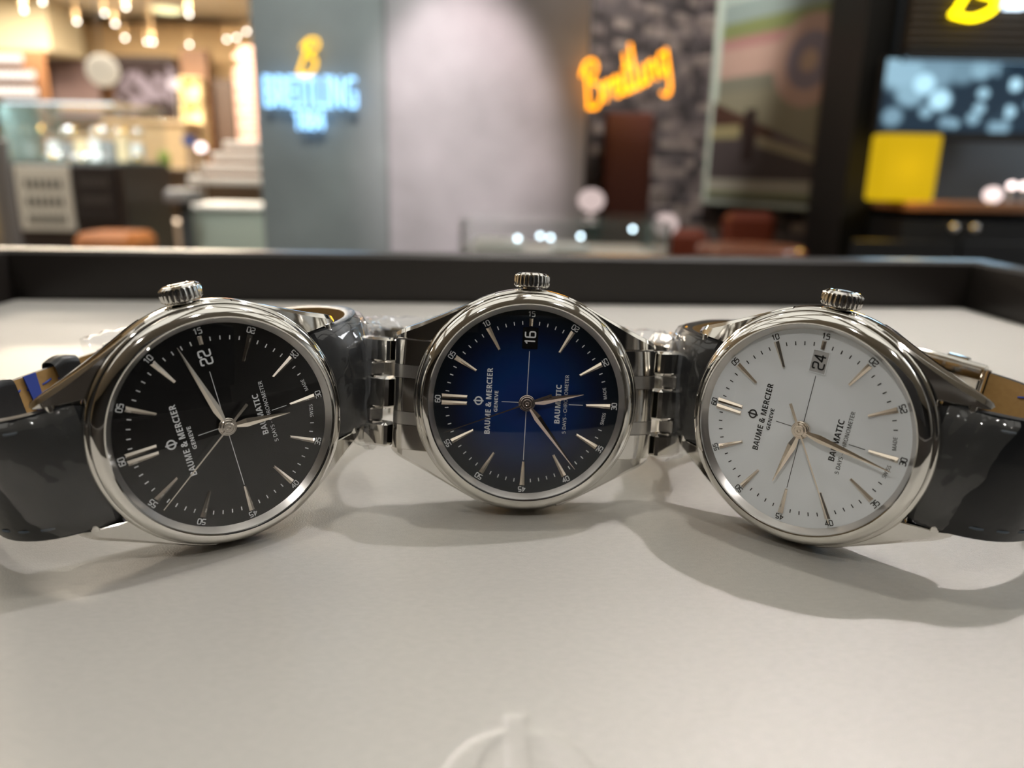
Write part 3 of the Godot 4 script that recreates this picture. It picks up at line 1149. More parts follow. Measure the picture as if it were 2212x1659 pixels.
func brick_walls() -> void:
	# two slate-brick walls meet in a corner; bricks stand proud of a mortar bed
	var rng := RandomNumberGenerator.new()
	rng.seed = 7
	var A0 := Vector3(0.323, 1, -3.7)
	var A1 := Vector3(0.925, 0.999, -4.35)
	var B1 := Vector3(1.46, 1.029, -3.2)
	A0.y = 0
	A1.y = 0
	B1.y = 0
	var mesh_set := []
	for k in 3:
		mesh_set.append(boxm(Vector3([0.118, 0.112, 0.122][k], 0.041, 0.03), 0.004))
	var half := boxm(Vector3(0.056, 0.041, 0.03), 0.004)
	for wall in 2:
		var p: Vector3 = A0 if wall == 0 else A1
		var q: Vector3 = A1 if wall == 0 else B1
		var run := p.distance_to(q)
		var ux := (q - p) / run
		var uz := ux.cross(Vector3.UP).normalized()
		var b := Basis(ux, Vector3.UP, uz)
		var bed := structure("wall_brick_back" if wall == 0 else "wall_brick_right", boxm(Vector3(run + 0.02, 2.9, 0.14)), M.mortar)
		bed.transform = Transform3D(b, (p + q) * 0.5 + Vector3(0, 1.45, 0) - uz * 0.07)
		var rest := MB.new()
		var row := 0
		var placed := 0
		var y := 0.02
		while y < 2.88:
			var x := -run * 0.5 + 0.03 - (0.062 if row % 2 == 1 else 0.0)
			while x < run * 0.5:
				var w := 0.124
				var wdt := 0.118
				var c := x + w * 0.5
				var lo := maxf(x, -run * 0.5)
				var hi := minf(x + 0.118, run * 0.5)
				if hi - lo > 0.03:
					var proud := rng.randf_range(-0.006, 0.01)
					var at := Vector3((lo + hi) * 0.5, y + 0.0205 - 1.45, 0.07 + 0.004 + proud)
					var seen := y > 0.62 and y < 1.88
					if wall == 1 and seen:
						# behind the framed print
						seen = not (lo > -run * 0.5 + 0.3 and hi < run * 0.5 - 0.17 and y > 1.0 and y < 1.78)
					if seen and placed < 290:
						placed += 1
						var mm: Mesh = half if hi - lo < 0.09 else mesh_set[rng.randi() % 3]
						part(bed, "brick", mm, M.bricks[rng.randi() % M.bricks.size()], Transform3D(Basis(), at))
					else:
						rest.box(Vector3(hi - lo, 0.041, 0.03), at, 0.0)
				x += w
			y += 0.0465
			row += 1
		var r := part(bed, "brickwork", rest.commit(), M.bricks[1])
		r.set_meta("kind", "stuff")

# ------------------------------------------------------------------ neon and signs
func smooth_path(pts: Array, n := 5) -> Array:
	var out := []
	for i in pts.size() - 1:
		var a: Vector2 = pts[maxi(i - 1, 0)]
		var b: Vector2 = pts[i]
		var c: Vector2 = pts[i + 1]
		var d: Vector2 = pts[mini(i + 2, pts.size() - 1)]
		for k in n:
			var t := float(k) / n
			out.append(0.5 * (2.0 * b + (c - a) * t + (2.0 * a - 5.0 * b + 4.0 * c - d) * t * t + (3.0 * b - a - 3.0 * c + d) * t * t * t))
	out.append(pts[pts.size() - 1])
	return out

func neon_strokes(strokes: Array, ux: float, uy: float, slant: float, r: float) -> ArrayMesh:
	var mb := MB.new()
	for s in strokes:
		var pts := []
		for q in s:
			pts.append(Vector2(q[0], q[1]))
		var path := []
		for q in smooth_path(pts):
			path.append(Vector3(q.x * ux + q.y * uy * slant, q.y * uy, 0))
		mb.tube(path, r, 6)
	return mb.commit()

const BIG_B := [[[0.2, 0.0], [0.5, 1.6], [0.7, 3.2]], [[0.0, 2.6], [0.7, 3.4], [1.6, 3.4], [1.8, 2.7], [1.0, 1.9], [1.8, 1.5], [1.9, 0.6], [1.1, -0.1], [0.1, 0.2]]]

func flat_panel(parent: Node3D, called: String, c: Vector3, s: Vector2, depth: float, m: Material, ch := 0.0) -> MeshInstance3D:
	return part(parent, called, boxm(Vector3(s.x, s.y, depth), ch), m, Transform3D(Basis(), c - parent.position))

func build_signs() -> void:
	var o := thing("neon_wall_sign", "pale blue illuminated lettering with yellow script emblem on grey pillar", "sign", Vector3(-0.805, 1.337, -3.18))
	neon_word(o, "BREITLING", Vector3(-0.798, 1.338, -3.16), Vector2(0.354, 0.113), M.neon_blue)
	neon_word(o, "1884", Vector3(-0.807, 1.235, -3.16), Vector2(0.114, 0.072), M.neon_blue)
	var eb := part(o, "emblem", neon_strokes(BIG_B, 0.034, 0.036, 0.25, 0.0055), M.neon_yellow_dim)
	eb.position = Vector3(-0.849, 1.401, -3.16) - o.position
	var lamp := AreaLight3D.new()
	lamp.name = "sign_glow"
	lamp.area_size = Vector2(0.4, 0.12)
	lamp.light_color = Color(0.62, 0.82, 1.0)
	lamp.light_energy = 0.05
	lamp.area_range = 8.0
	lamp.shadow_enabled = true
	o.add_child(lamp)
	lamp.position = Vector3(-0.789, 1.331, -3.12) - o.position
	lamp.rotation_degrees.y = 180

	var y := thing("neon_script_sign", "orange yellow neon handwriting before the brick wall", "sign", Vector3(0.432, 1.444, -3.2))
	var script := BIG_B.duplicate()
	script.append_array([
		[[2.3, 0.0], [2.5, 1.5], [2.7, 1.1], [3.1, 1.5]],
		[[3.3, 0.7], [3.9, 0.9], [3.8, 1.5], [3.4, 1.2], [3.4, 0.3], [3.8, 0.0], [4.2, 0.3]],
		[[4.4, 1.5], [4.4, 0.2], [4.7, 0.0], [4.9, 0.3]],
		[[5.1, 2.9], [5.1, 0.3], [5.4, 0.0], [5.7, 0.3]], [[4.7, 1.8], [5.6, 1.9]],
		[[5.9, 3.4], [5.9, 0.3], [6.2, 0.0], [6.5, 0.3]],
		[[6.7, 1.5], [6.7, 0.2], [7.0, 0.0], [7.2, 0.3]],
		[[7.4, 1.5], [7.4, 0.0]], [[7.4, 1.0], [7.9, 1.5], [8.2, 1.1], [8.2, 0.2], [8.5, 0.0]],
		[[9.6, 1.5], [9.0, 1.7], [8.7, 0.8], [9.0, 0.1], [9.6, 0.7]], [[9.7, 1.9], [9.6, -0.9], [9.1, -1.5], [8.5, -1.1]],
	])
	var nm := part(y, "neon_tube", neon_strokes(script, 0.0353, 0.047, 0.2, 0.0055), M.neon_yellow)
	nm.position = Vector3(0.274, 1.293, -3.2) - y.position
	nm.rotation.z = 0.42
	var hang := MB.new()
	for px in [-0.12, 0.14]:
		hang.tube([Vector3(px, 0.0, -0.015), Vector3(px, 1.2, -0.015)], 0.002, 5)
	part(y, "hanging_wire", hang.commit(), M.black)
	var yl := OmniLight3D.new()
	yl.name = "neon_glow"
	yl.light_color = Color(1.0, 0.72, 0.12)
	yl.light_energy = 0.04
	yl.light_size = 0.15
	yl.omni_range = 8.0
	yl.shadow_enabled = true
	y.add_child(yl)
	yl.position = Vector3(0, 0, 0.08)

func neon_word(o: Node3D, what: String, c: Vector3, s: Vector2, m: Material) -> void:
	lettering(o, "lettering", what, sans, s, c - o.position, 0.0, m, 0.02)

# ------------------------------------------------------------------ print on the framed picture and on the backlit screen
func picture_image() -> ImageTexture:
	var im := Image.create(192, 256, false, Image.FORMAT_RGB8)
	for j in 256:
		for i in 192:
			var u := i / 192.0
			var v := j / 256.0
			var c := Color(0.27, 0.24, 0.24)
			if v < 0.035 or (u < 0.03 and v < 0.5):
				c = Color(0.66, 0.72, 0.68)
			elif v < 0.13:
				c = Color(0.52, 0.58, 0.56)
			elif v < 0.20:
				c = Color(0.46, 0.50, 0.32)
			elif v < 0.39:
				c = Color(0.68, 0.57, 0.52) if v > 0.25 else Color(0.62, 0.46, 0.44)
			elif v < 0.46:
				c = Color(0.45, 0.45, 0.39)
			elif v < 0.50 + 0.28 * u:
				c = Color(0.50, 0.49, 0.41)
			elif v < 0.60 + 0.22 * u:
				c = Color(0.27, 0.18, 0.14) if u < 0.55 else Color(0.33, 0.29, 0.31)
			if v > 0.62 and v < 0.685 and u < 0.27:
				c = Color(0.55, 0.52, 0.38)
			if u > 0.42 and v > 0.60 + 0.18 * u and v < 0.65 + 0.18 * u:
				c = Color(0.54, 0.51, 0.42)
			if u > 0.30 and u < 0.40 and v > 0.55 and v < 0.8:
				c = Color(0.16, 0.11, 0.10)
			if v > 0.89 and v < 0.975:
				c = Color(0.60, 0.59, 0.54) if v < 0.95 else Color(0.45, 0.48, 0.34)
			var d := Vector2((u - 0.77) * 0.75, v - 0.36).length()
			if d < 0.20:
				c = Color(0.66, 0.55, 0.50)
			if d < 0.125:
				c = Color(0.48, 0.45, 0.49)
			if d < 0.05:
				c = Color(0.66, 0.57, 0.50)
			im.set_pixel(i, j, c)
	return ImageTexture.create_from_image(im)

func screen_image() -> ImageTexture:
	var im := Image.create(256, 128, false, Image.FORMAT_RGB8)
	var blobs := [[0.10, 0.12, 0.28, 0.75], [0.26, 0.33, 0.14, 1.0], [0.30, 0.12, 0.30, 0.6], [0.38, 0.55, 0.13, 1.0], [0.18, 0.45, 0.18, 0.7], [0.08, 0.8, 0.12, 0.6], [0.50, 0.1, 0.2, 0.55], [0.62, 0.12, 0.13, 0.7], [0.74, 0.10, 0.10, 0.6], [0.66, 0.45, 0.07, 0.85], [0.65, 0.66, 0.07, 0.8], [0.62, 0.80, 0.08, 0.7], [0.44, 0.86, 0.08, 0.6], [0.50, 0.88, 0.06, 0.7], [0.86, 0.32, 0.08, 1.0], [0.85, 0.70, 0.08, 0.9], [0.80, 0.92, 0.13, 0.65], [0.98, 0.6, 0.06, 0.5], [0.30, 0.72, 0.08, 0.7]]
	for j in 128:
		for i in 256:
			var u := i / 256.0
			var v := j / 128.0
			var k := 0.10
			for b in blobs:
				var d := Vector2(u - b[0], (v - b[1]) * 0.5).length()
				k = maxf(k, b[3] * (1.0 - smoothstep(b[2] * 0.4, b[2] * 0.8, d)))
			if absf(u - 0.785) < 0.04 and v < 0.85:
				k = minf(k, 0.18)
			im.set_pixel(i, j, Color(0.06, 0.11, 0.16).lerp(Color(0.74, 0.92, 1.0), k))
	return ImageTexture.create_from_image(im)

func flower_image() -> ImageTexture:
	var f := FastNoiseLite.new()
	f.seed = 12
	f.frequency = 0.028
	var im := Image.create(128, 96, false, Image.FORMAT_RGB8)
	for j in 96:
		for i in 128:
			var u := i / 128.0
			var v := j / 96.0
			var k := smoothstep(-0.15, 0.3, f.get_noise_2d(i, j) + 0.35 - 1.3 * absf(v - 0.78 + 0.45 * u))
			im.set_pixel(i, j, Color(0.34, 0.24, 0.22).lerp(Color(0.92, 0.80, 0.80), k))
	return ImageTexture.create_from_image(im)

func textured(t: Texture2D, rough := 0.5) -> StandardMaterial3D:
	var m := StandardMaterial3D.new()
	m.albedo_texture = t
	m.roughness = rough
	return m

func face_quad(w: float, h: float) -> ArrayMesh:
	var mb := MB.new()
	mb.patch([PackedVector3Array([Vector3(-w, h, 0) * 0.5, Vector3(w, h, 0) * 0.5]), PackedVector3Array([Vector3(-w, -h, 0) * 0.5, Vector3(w, -h, 0) * 0.5])])
	return mb.commit()

func build_back_right() -> void:
	# framed print hanging on the right brick wall
	var A1 := Vector3(0.925, 0.999, -4.35)
	var B1 := Vector3(1.46, 1.029, -3.2)
	var dir := Vector3(B1.x - A1.x, 0, B1.z - A1.z).normalized()
	var face := dir.cross(Vector3.UP).normalized()
	var pl := Vector3(1.014, 1.428, -4.06)
	var pr := Vector3(1.377, 1.374, -3.37)
	var mid := (pl + pr) * 0.5 + face * 0.05
	var o := thing("framed_picture", "large framed colour picture with a round target on brick wall", "picture", mid)
	o.basis = Basis(dir, Vector3.UP, face)
	var w := Vector2(pr.x - pl.x, pr.z - pl.z).length()
	var h := 0.93
	part(o, "print", face_quad(w, h), M.picture, Transform3D(Basis(), Vector3(0, 0, 0.017)))
	part(o, "backing", boxm(Vector3(w, h, 0.03)), M.dark_wood)
	for s in [-1.0, 1.0]:
		part(o, "frame_side", boxm(Vector3(0.02, h + 0.04, 0.045), 0.003), M.pale_frame, Transform3D(Basis(), Vector3(s * (w * 0.5 + 0.01), 0, 0.005)))
		part(o, "frame_rail", boxm(Vector3(w, 0.02, 0.045), 0.003), M.pale_frame, Transform3D(Basis(), Vector3(0, s * (h * 0.5 + 0.01), 0.005)))

	# dark red leather-clad cabinet before the corner
	var rc := thing("red_cabinet", "tall dark red leather cabinet standing before the brick corner", "cabinet", Vector3(0.494, 1.005, -3.6))
	rc.position.y = 0
	var topy := 1.313
	part(rc, "body", boxm(Vector3(0.21, topy, 0.12), 0.008), M.red_leather, Transform3D(Basis(), Vector3(0, topy * 0.5, 0)))
	part(rc, "plinth", boxm(Vector3(0.23, 0.06, 0.14), 0.004), M.black, Transform3D(Basis(), Vector3(0, 0.03, 0)))
	part(rc, "door", boxm(Vector3(0.17, topy - 0.2, 0.012), 0.004), M.red_leather, Transform3D(Basis(), Vector3(0, topy * 0.5, 0.064)))

	# glass show counter with a lit white deck
	var gc := thing("glass_counter", "glass show counter with lit white deck before the concrete wall", "counter", Vector3(0.15, 0.918, -2.5))
	gc.position.y = 0
	var gy := 0.915
	var gw := 0.62
	part(gc, "cabinet_body", boxm(Vector3(gw, gy - 0.12, 0.5), 0.004), M.dark_wood, Transform3D(Basis(), Vector3(0, (gy - 0.12) * 0.5, -0.05)))
	part(gc, "display_deck", boxm(Vector3(gw - 0.03, 0.015, 0.46), 0.003), M.white_paint, Transform3D(Basis(), Vector3(0, gy - 0.11, -0.05)))
	part(gc, "glass_top", boxm(Vector3(gw, 0.008, 0.5)), M.shop_glass, Transform3D(Basis(), Vector3(0, gy, -0.05)))
	part(gc, "glass_front", boxm(Vector3(gw, 0.12, 0.006)), M.shop_glass, Transform3D(Basis(), Vector3(0, gy - 0.06, 0.197)))
	for s in [-1.0, 1.0]:
		part(gc, "glass_side", boxm(Vector3(0.006, 0.12, 0.49)), M.shop_glass, Transform3D(Basis(), Vector3(s * (gw * 0.5 - 0.003), gy - 0.06, -0.05)))
		part(gc, "corner_post", boxm(Vector3(0.012, 0.12, 0.012)), M.satin, Transform3D(Basis(), Vector3(s * (gw * 0.5 - 0.006), gy - 0.06, 0.19)))
	part(gc, "display_tray", boxm(Vector3(0.16, 0.035, 0.2), 0.006), M.white_paint, Transform3D(Basis(), Vector3(-0.2, gy - 0.085, 0.02)))
	part(gc, "display_tray", boxm(Vector3(0.12, 0.03, 0.16), 0.006), M.white_paint, Transform3D(Basis(), Vector3(0.02, gy - 0.088, 0.06)))
	var sm := SphereMesh.new()
	sm.radius = 0.006
	sm.height = 0.012
	for q in [[1118, 515], [1166, 509], [1188, 512], [1362, 491], [1252, 508]]:
		var at := Vector3(0.009, 0.859, -2.4)
		at.x += (q[0] - 1118) * 0.00144
		at.y -= (q[1] - 515) * 0.00144
		var b := part(gc, "light_bulb", sm, M.bulb_cool, Transform3D(Basis(), at - gc.position))
		b.name = "light_bulb"
	lamp_ball("glow_globe", "small pink white globe lamp on the glass counter", Vector3(0.239, 0.973, -2.5), 0.043, 0.48, gy)
	lamp_ball("glow_globe", "low white glowing globe beside the red chairs", Vector3(0.498, 0.878, -2.6), 0.042, 0.48, 0.86)  # white object of unclear kind, drawn as a glowing globe

	# club chairs and table
	club_chair("club_chair", "red brown leather chair with high back by the brick wall", Vector3(0.938, 0.869, -3), 0.918, 0.21)
	club_chair("club_chair", "dark red leather chair half hidden behind the glass counter", Vector3(0.616, 0.833, -2.75), 0.865, 0.2)
	var tb := thing("round_table", "polished copper brown round table before the leather chairs", "table", Vector3(0.709, 0.848, -2.35))
	tb.position.y = 0
	var ty := 0.855
	var top := MB.new()
	top.lathe([Vector2(0.001, 0.0), Vector2(0.15, 0.0), Vector2(0.15, 0.0), Vector2(0.16, -0.01), Vector2(0.16, -0.03), Vector2(0.14, -0.035)], 40)
	part(tb, "table_top", top.commit(), M.copper_wood, Transform3D(Basis(Vector3(1, 0, 0), -PI / 2), Vector3(0, ty, 0)))
	var st := MB.new()
	st.lathe([Vector2(0.03, ty - 0.03), Vector2(0.025, 0.05), Vector2(0.2, 0.02), Vector2(0.2, 0.0)], 24)
	part(tb, "stem", st.commit(), M.black, Transform3D(Basis(Vector3(1, 0, 0), -PI / 2), Vector3.ZERO))

	# dark post and wall unit at the right
	var px0 := 1.22
	var px1 := 1.326
	slab("trim_1", Vector3(px0, 0, -3.3), Vector3(px1, 2.9, -2.95), M.black)
	var u := thing("wall_unit", "black wall unit with backlit screen yellow light box and wooden ledge", "cabinet", Vector3(1.598, 1.198, -2.9))
	u.position.y = 0
	var ux0 := px1
	var ux1 := 2.004
	var uw := ux1 - ux0
	var ucx := (ux0 + ux1) * 0.5
	part(u, "back_panel", boxm(Vector3(uw, 2.9, 0.04)), M.unit_grey, Transform3D(Basis(), Vector3(ucx, 1.45, -3.05) - u.position))
	var hy0 := 1.478
	var hy1 := 2.0
	var sl := boxm(Vector3(uw, 0.018, 0.03), 0.003)
	var yy := hy0
	while yy < hy1:
		part(u, "slat", sl, M.slat_wood, Transform3D(Basis(), Vector3(ucx, yy, -2.86) - u.position))
		yy += 0.024
	part(u, "header_back", boxm(Vector3(uw, hy1 - hy0, 0.02)), M.black, Transform3D(Basis(), Vector3(ucx, (hy0 + hy1) * 0.5, -2.9) - u.position))
	part(u, "upper_bar", boxm(Vector3(uw, 0.035, 0.06)), M.black, Transform3D(Basis(), Vector3(ucx, 1.464, -2.86) - u.position))
	part(u, "middle_bar", boxm(Vector3(uw, 0.03, 0.06)), M.black, Transform3D(Basis(), Vector3(ucx, 1.201, -2.86) - u.position))
	var sc := Vector3(1.546, 1.338, -2.88)
	var sw := 1.813 - 1.283
	var shh := 1.453 - 1.217
	part(u, "backlit_screen", face_quad(sw, shh), M.screen, Transform3D(Basis(), sc - u.position))
	part(u, "screen_body", boxm(Vector3(sw + 0.02, shh + 0.02, 0.03)), M.black, Transform3D(Basis(), sc + Vector3(0, 0, -0.018) - u.position))
	var ly := 0.982
	part(u, "ledge", boxm(Vector3(uw, 0.03, 0.36), 0.003), M.orange_wood, Transform3D(Basis(), Vector3(ucx, ly - 0.015, -2.86) - u.position))
	part(u, "base_cabinet", boxm(Vector3(uw, ly - 0.06, 0.34)), M.cabinet_black, Transform3D(Basis(), Vector3(ucx, (ly - 0.06) * 0.5, -2.86) - u.position))
	for k in 2:
		var dr := part(u, "cabinet_door", boxm(Vector3(0.36, ly - 0.2, 0.015), 0.002), M.cabinet_black, Transform3D(Basis(), Vector3(1.523 + (k - 0.5) * 0.37, (ly - 0.06) * 0.5, -2.685) - u.position))
		var kn := SphereMesh.new()
		kn.radius = 0.014
		kn.height = 0.028
		part(dr, "knob", kn, M.satin, Transform3D(Basis(), Vector3((0.5 - k) * 0.30, 0.9 - (ly - 0.06) * 0.5, 0.02)))
	var em := part(u, "emblem", neon_strokes(BIG_B, 0.075, 0.04, 0.15, 0.009), M.neon_lemon)
	em.position = Vector3(1.441, 1.584, -2.83) - u.position
	lettering(u, "lettering", "B", bold, Vector2(0.09, 0.11), Vector3(1.669, 1.667, -2.83) - u.position, 0, M.neon_white, 0.02)
	var sg := AreaLight3D.new()
	sg.name = "screen_glow"
	sg.area_size = Vector2(sw, shh)
	sg.light_color = Color(0.68, 0.87, 1.0)
	sg.light_energy = 0.16
	sg.area_range = 8.0
	sg.shadow_enabled = true
	u.add_child(sg)
	sg.position = sc + Vector3(0, 0, 0.03) - u.position
	sg.rotation_degrees.y = 180

	var bx := thing("yellow_light_box", "glowing yellow light box standing on the wooden ledge", "light box", Vector3.ZERO)
	bx.position = Vector3(1.33, ly, -2.76)
	var bw := 1.431 - 1.235
	var bh := 1.202 - ly
	part(bx, "light_body", boxm(Vector3(bw, bh, 0.1), 0.008), M.yellow_box, Transform3D(Basis(), Vector3(0, bh * 0.5, 0)))
	part(bx, "foot", boxm(Vector3(bw - 0.02, 0.008, 0.08)), M.black, Transform3D(Basis(), Vector3(0, 0.004, 0)))
	var bl := OmniLight3D.new()
	bl.name = "box_glow"
	bl.light_color = Color(1.0, 0.78, 0.1)
	bl.light_energy = 0.05
	bl.light_size = 0.06
	bl.shadow_enabled = true
	bx.add_child(bl)
	bl.position = Vector3(0, bh * 0.5, 0.1)
	lamp_ball("ledge_lamp", "small white lamp standing on the wooden ledge", Vector3(1.644, 0.997, -2.74), 0.03, 1.2, ly)
	for k in 2:
		lamp_ball("spot_bulb", ["small bright bulb before the grey panel, nearer the ledge lamp", "small bright bulb before the grey panel at the frame edge"][k], Vector3(1.729, 1.04, -2.78) + Vector3(0.043 * k, 0, 0), 0.014, 3.0, ly)

func lamp_ball(called: String, label: String, at: Vector3, r: float, bright: float, foot: float) -> void:
	var o := thing(called, label, "lamp", Vector3(at.x, foot, at.z))
	var s := SphereMesh.new()
	s.radius = r
	s.height = r * 1.7
	s.radial_segments = 20
	s.rings = 10
	part(o, "lamp_globe", s, glow(Color(1.0, 0.9, 0.88), bright), Transform3D(Basis(), Vector3(0, maxf(at.y - foot, r * 0.9), 0)))
	var st := MB.new()
	st.lathe([Vector2(0.006, maxf(at.y - foot, r * 0.9)), Vector2(0.006, 0.01), Vector2(r * 0.6, 0.006), Vector2(r * 0.6, 0.0)], 14)
	part(o, "stand", st.commit(), M.satin, Transform3D(Basis(Vector3(1, 0, 0), -PI / 2), Vector3.ZERO))

func club_chair(called: String, label: String, at: Vector3, top: float, w: float) -> void:
	var o := thing(called, label, "chair", Vector3(at.x, 0, at.z), "leather club chairs")
	part(o, "backrest", boxm(Vector3(w, top - 0.4, 0.08), 0.03), M.red_brown, Transform3D(Basis(), Vector3(0, (top + 0.4) * 0.5, -0.16)))
	part(o, "seat", boxm(Vector3(w, 0.12, 0.36), 0.03), M.red_brown, Transform3D(Basis(), Vector3(0, 0.45, 0.02)))
	for sx in [-1.0, 1.0]:
		part(o, "armrest", boxm(Vector3(0.05, 0.28, 0.36), 0.02), M.red_brown, Transform3D(Basis(), Vector3(sx * (w * 0.5 + 0.03), 0.56, 0.02)))
		for sz in [-1.0, 1.0]:
			part(o, "leg", boxm(Vector3(0.03, 0.4, 0.03)), M.black, Transform3D(Basis(), Vector3(sx * w * 0.42, 0.2, 0.02 + sz * 0.14)))

# ------------------------------------------------------------------ the bright shop at the left
func cabinet(called: String, label: String, cat: String, c: Vector3, s: Vector2, depth: float, m: Material, to_floor := true) -> Node3D:
	var o := thing(called, label, cat, Vector3(c.x, 0, c.z))
	var top := c.y + s.y * 0.5
	var h := top if to_floor else s.y
	part(o, "body", boxm(Vector3(s.x, h, depth), 0.006), m, Transform3D(Basis(), Vector3(0, h * 0.5 if to_floor else c.y, -depth * 0.5)))
	return o

func build_back_left() -> void:
	var rng := RandomNumberGenerator.new()
	rng.seed = 3
	# upper wall bands
	slab("wall_upper_left", Vector3(-9.0, 2.095, -8.6), Vector3(-4.5, 2.9, -8.0), M.cream_wall)
	slab("wall_back_left", Vector3(-5.063, 0, -9.8), Vector3(-2.098, 2.513, -9.0), M.tan_wall)
	slab("ceiling_left", Vector3(-9.0, 2.58, -9.8), Vector3(-2.166, 2.7, -6.2), M.ceiling)
	var cl := thing("ceiling_lamp", "broad round cream ceiling lamp glowing over the far shop", "light", Vector3(-3.579, 2.58, -8.55))
	var cd0 := MB.new()
	cd0.lathe([Vector2(0.001, 0.035), Vector2(0.1, 0.03), Vector2(0.15, 0.012), Vector2(0.16, 0.0)], 28)
	part(cl, "light_diffuser", cd0.commit(), M.cream_lamp, Transform3D(Basis(Vector3(1, 0, 0), PI / 2), Vector3.ZERO))
	part(cl, "trim_ring", boxm(Vector3(0.36, 0.008, 0.36), 0.002), M.white_paint, Transform3D(Basis(), Vector3(0, -0.004, 0)))
	# dark shelf recess with pictures
	var rec := thing("shelf_recess", "dark brown recessed shop shelving under the tan upper wall", "shelf", Vector3(-4.358, 0, -8.85))
	var rw := -3.632 - -5.08
	var ry0 := 1.496
	var ry1 := 2.123
	part(rec, "back_board", boxm(Vector3(rw, ry1 - ry0, 0.03)), M.wood_mid, Transform3D(Basis(), Vector3(0, (ry0 + ry1) * 0.5, -0.115)))
	part(rec, "shelf_board", boxm(Vector3(rw, 0.05, 0.26), 0.004), M.wood_mid, Transform3D(Basis(), Vector3(0, ry0, 0.05)))
	part(rec, "top_board", boxm(Vector3(rw, 0.05, 0.26), 0.004), M.dark_wood, Transform3D(Basis(), Vector3(0, ry1, 0.05)))
	for s in [-1.0, 1.0]:
		part(rec, "side_board", boxm(Vector3(0.06, ry1, 0.26), 0.004), M.wood_mid, Transform3D(Basis(), Vector3(s * rw * 0.5, ry1 * 0.5, 0.05)))
	var pic := thing("poster", "pink and white glowing picture in the far shop", "picture", Vector3.ZERO)
	pic.position = Vector3(-3.918, 1.827, -8.64)
	var pw := -3.599 - -4.245
	part(pic, "glow_print", face_quad(pw, 0.55), M.flower, Transform3D(Basis(), Vector3(0, 0, 0.012)))
	part(pic, "backing", boxm(Vector3(pw + 0.02, 0.57, 0.02)), M.dark_wood)
	var dk := thing("dark_picture", "dim purple brown picture left of the globe lamp", "picture", Vector3.ZERO)
	dk.position = Vector3(-4.652, 1.814, -8.64)
	part(dk, "print", boxm(Vector3(-4.435 - -4.922, 0.6, 0.02)), M.plum)
	part(dk, "frame", boxm(Vector3(-4.42 - -4.937, 0.63, 0.015)), M.dark_wood, Transform3D(Basis(), Vector3(0, 0, -0.006)))
	# lit glass cubbies
	var cb := thing("lit_cubby_shelf", "narrow shelf of warmly lit cubbies beside the pink picture", "shelf", Vector3(-3.356, 0, -8.5))
	var cw := -3.246 - -3.456
	for k in 3:
		var cy := 1.814 - k * 0.24
		var cu := node(cb, "cubby")
		part(cu, "back_board", boxm(Vector3(cw, 0.2, 0.012)), M.cubby_cream, Transform3D(Basis(), Vector3(0, cy, -0.035)))
		for e in [-1.0, 1.0]:
			part(cu, "side_board", boxm(Vector3(0.012, 0.2, 0.14)), M.cubby_cream, Transform3D(Basis(), Vector3(e * (cw * 0.5 - 0.006), cy, 0.04)))
			part(cu, "shelf_board", boxm(Vector3(cw, 0.012, 0.14)), M.cubby_cream, Transform3D(Basis(), Vector3(0, cy + e * 0.1, 0.04)))
		part(cu, "light_strip", boxm(Vector3(cw - 0.05, 0.008, 0.012)), M.warm_strip, Transform3D(Basis(), Vector3(0, cy + 0.088, 0.09)))
		var ll := OmniLight3D.new()
		ll.name = "cubby_lamp"
		ll.light_color = Color(1.0, 0.88, 0.62)
		ll.light_energy = 0.006
		ll.light_size = 0.01
		ll.omni_range = 4.0
		ll.shadow_enabled = true
		cb.add_child(ll, true)
		ll.position = Vector3(0, cy + 0.06, 0.09)
	part(cb, "carcass", boxm(Vector3(cw + 0.06, 2.2, 0.15)), M.wood_mid, Transform3D(Basis(), Vector3(0, 1.1, -0.12)))
	# bright white figure light beside it
	lamp_ball("picture_lamp", "tall bright white lamp at the edge of the pink picture", Vector3(-3.548, 1.856, -8.5), 0.07, 1.0, 0.0)
	# globe pendant
	var gl := thing("globe_pendant", "round cream globe lamp hanging in the far shop", "lamp", Vector3.ZERO)
	gl.position = Vector3(-3.274, 1.762, -6.5)
	var gs := SphereMesh.new()
	gs.radius = 0.12
	gs.height = 0.24
	part(gl, "lamp_globe", gs, M.globe)
	var cd := MB.new()
	cd.tube([Vector3(0, 0.11, 0), Vector3(0, 2.58 - gl.position.y, 0)], 0.004, 6)
	part(gl, "cord", cd.commit(), M.black)
	# lit sign: three rows of small white glowing shapes
	var bs := thing("lit_sign", "three rows of small white glowing shapes at the far left", "sign", Vector3.ZERO)
	bs.position = Vector3(-4.25, 1.755, -7)
	part(bs, "board", boxm(Vector3(0.5, 0.42, 0.03)), M.wood_mid, Transform3D(Basis(), Vector3(-0.03, 0, -0.03)))
	var sb := SphereMesh.new()
	sb.radius = 0.02
	sb.height = 0.075
	sb.radial_segments = 10
	sb.rings = 6
	for r in 3:
		for k in [8, 10, 10][r]:
			part(bs, "bulb", sb, M.bulb_warm, Transform3D(Basis(), Vector3(-0.26 + k * 0.043, 0.14 - r * 0.13, 0.01)))
	# doorway and pink brick pier by the concrete
	slab("door_1", Vector3(-3.165, 0, -8.9), Vector3(-2.969, 1.92, -8.55), M.door_brown)
	var pier := slab("wall_pier", Vector3(-2.624, 0, -7.9), Vector3(-2.381, 1.892, -7.6), M.mortar_pink)
	var pb := boxm(Vector3(0.18, 0.05, 0.02), 0.004)
	for k in 14:
		part(pier, "brick", pb, M.pink_brick, Transform3D(Basis(), Vector3(0.04 if k % 2 else -0.01, 1.301 + 0.06 * k - pier.position.y, 0.155)))
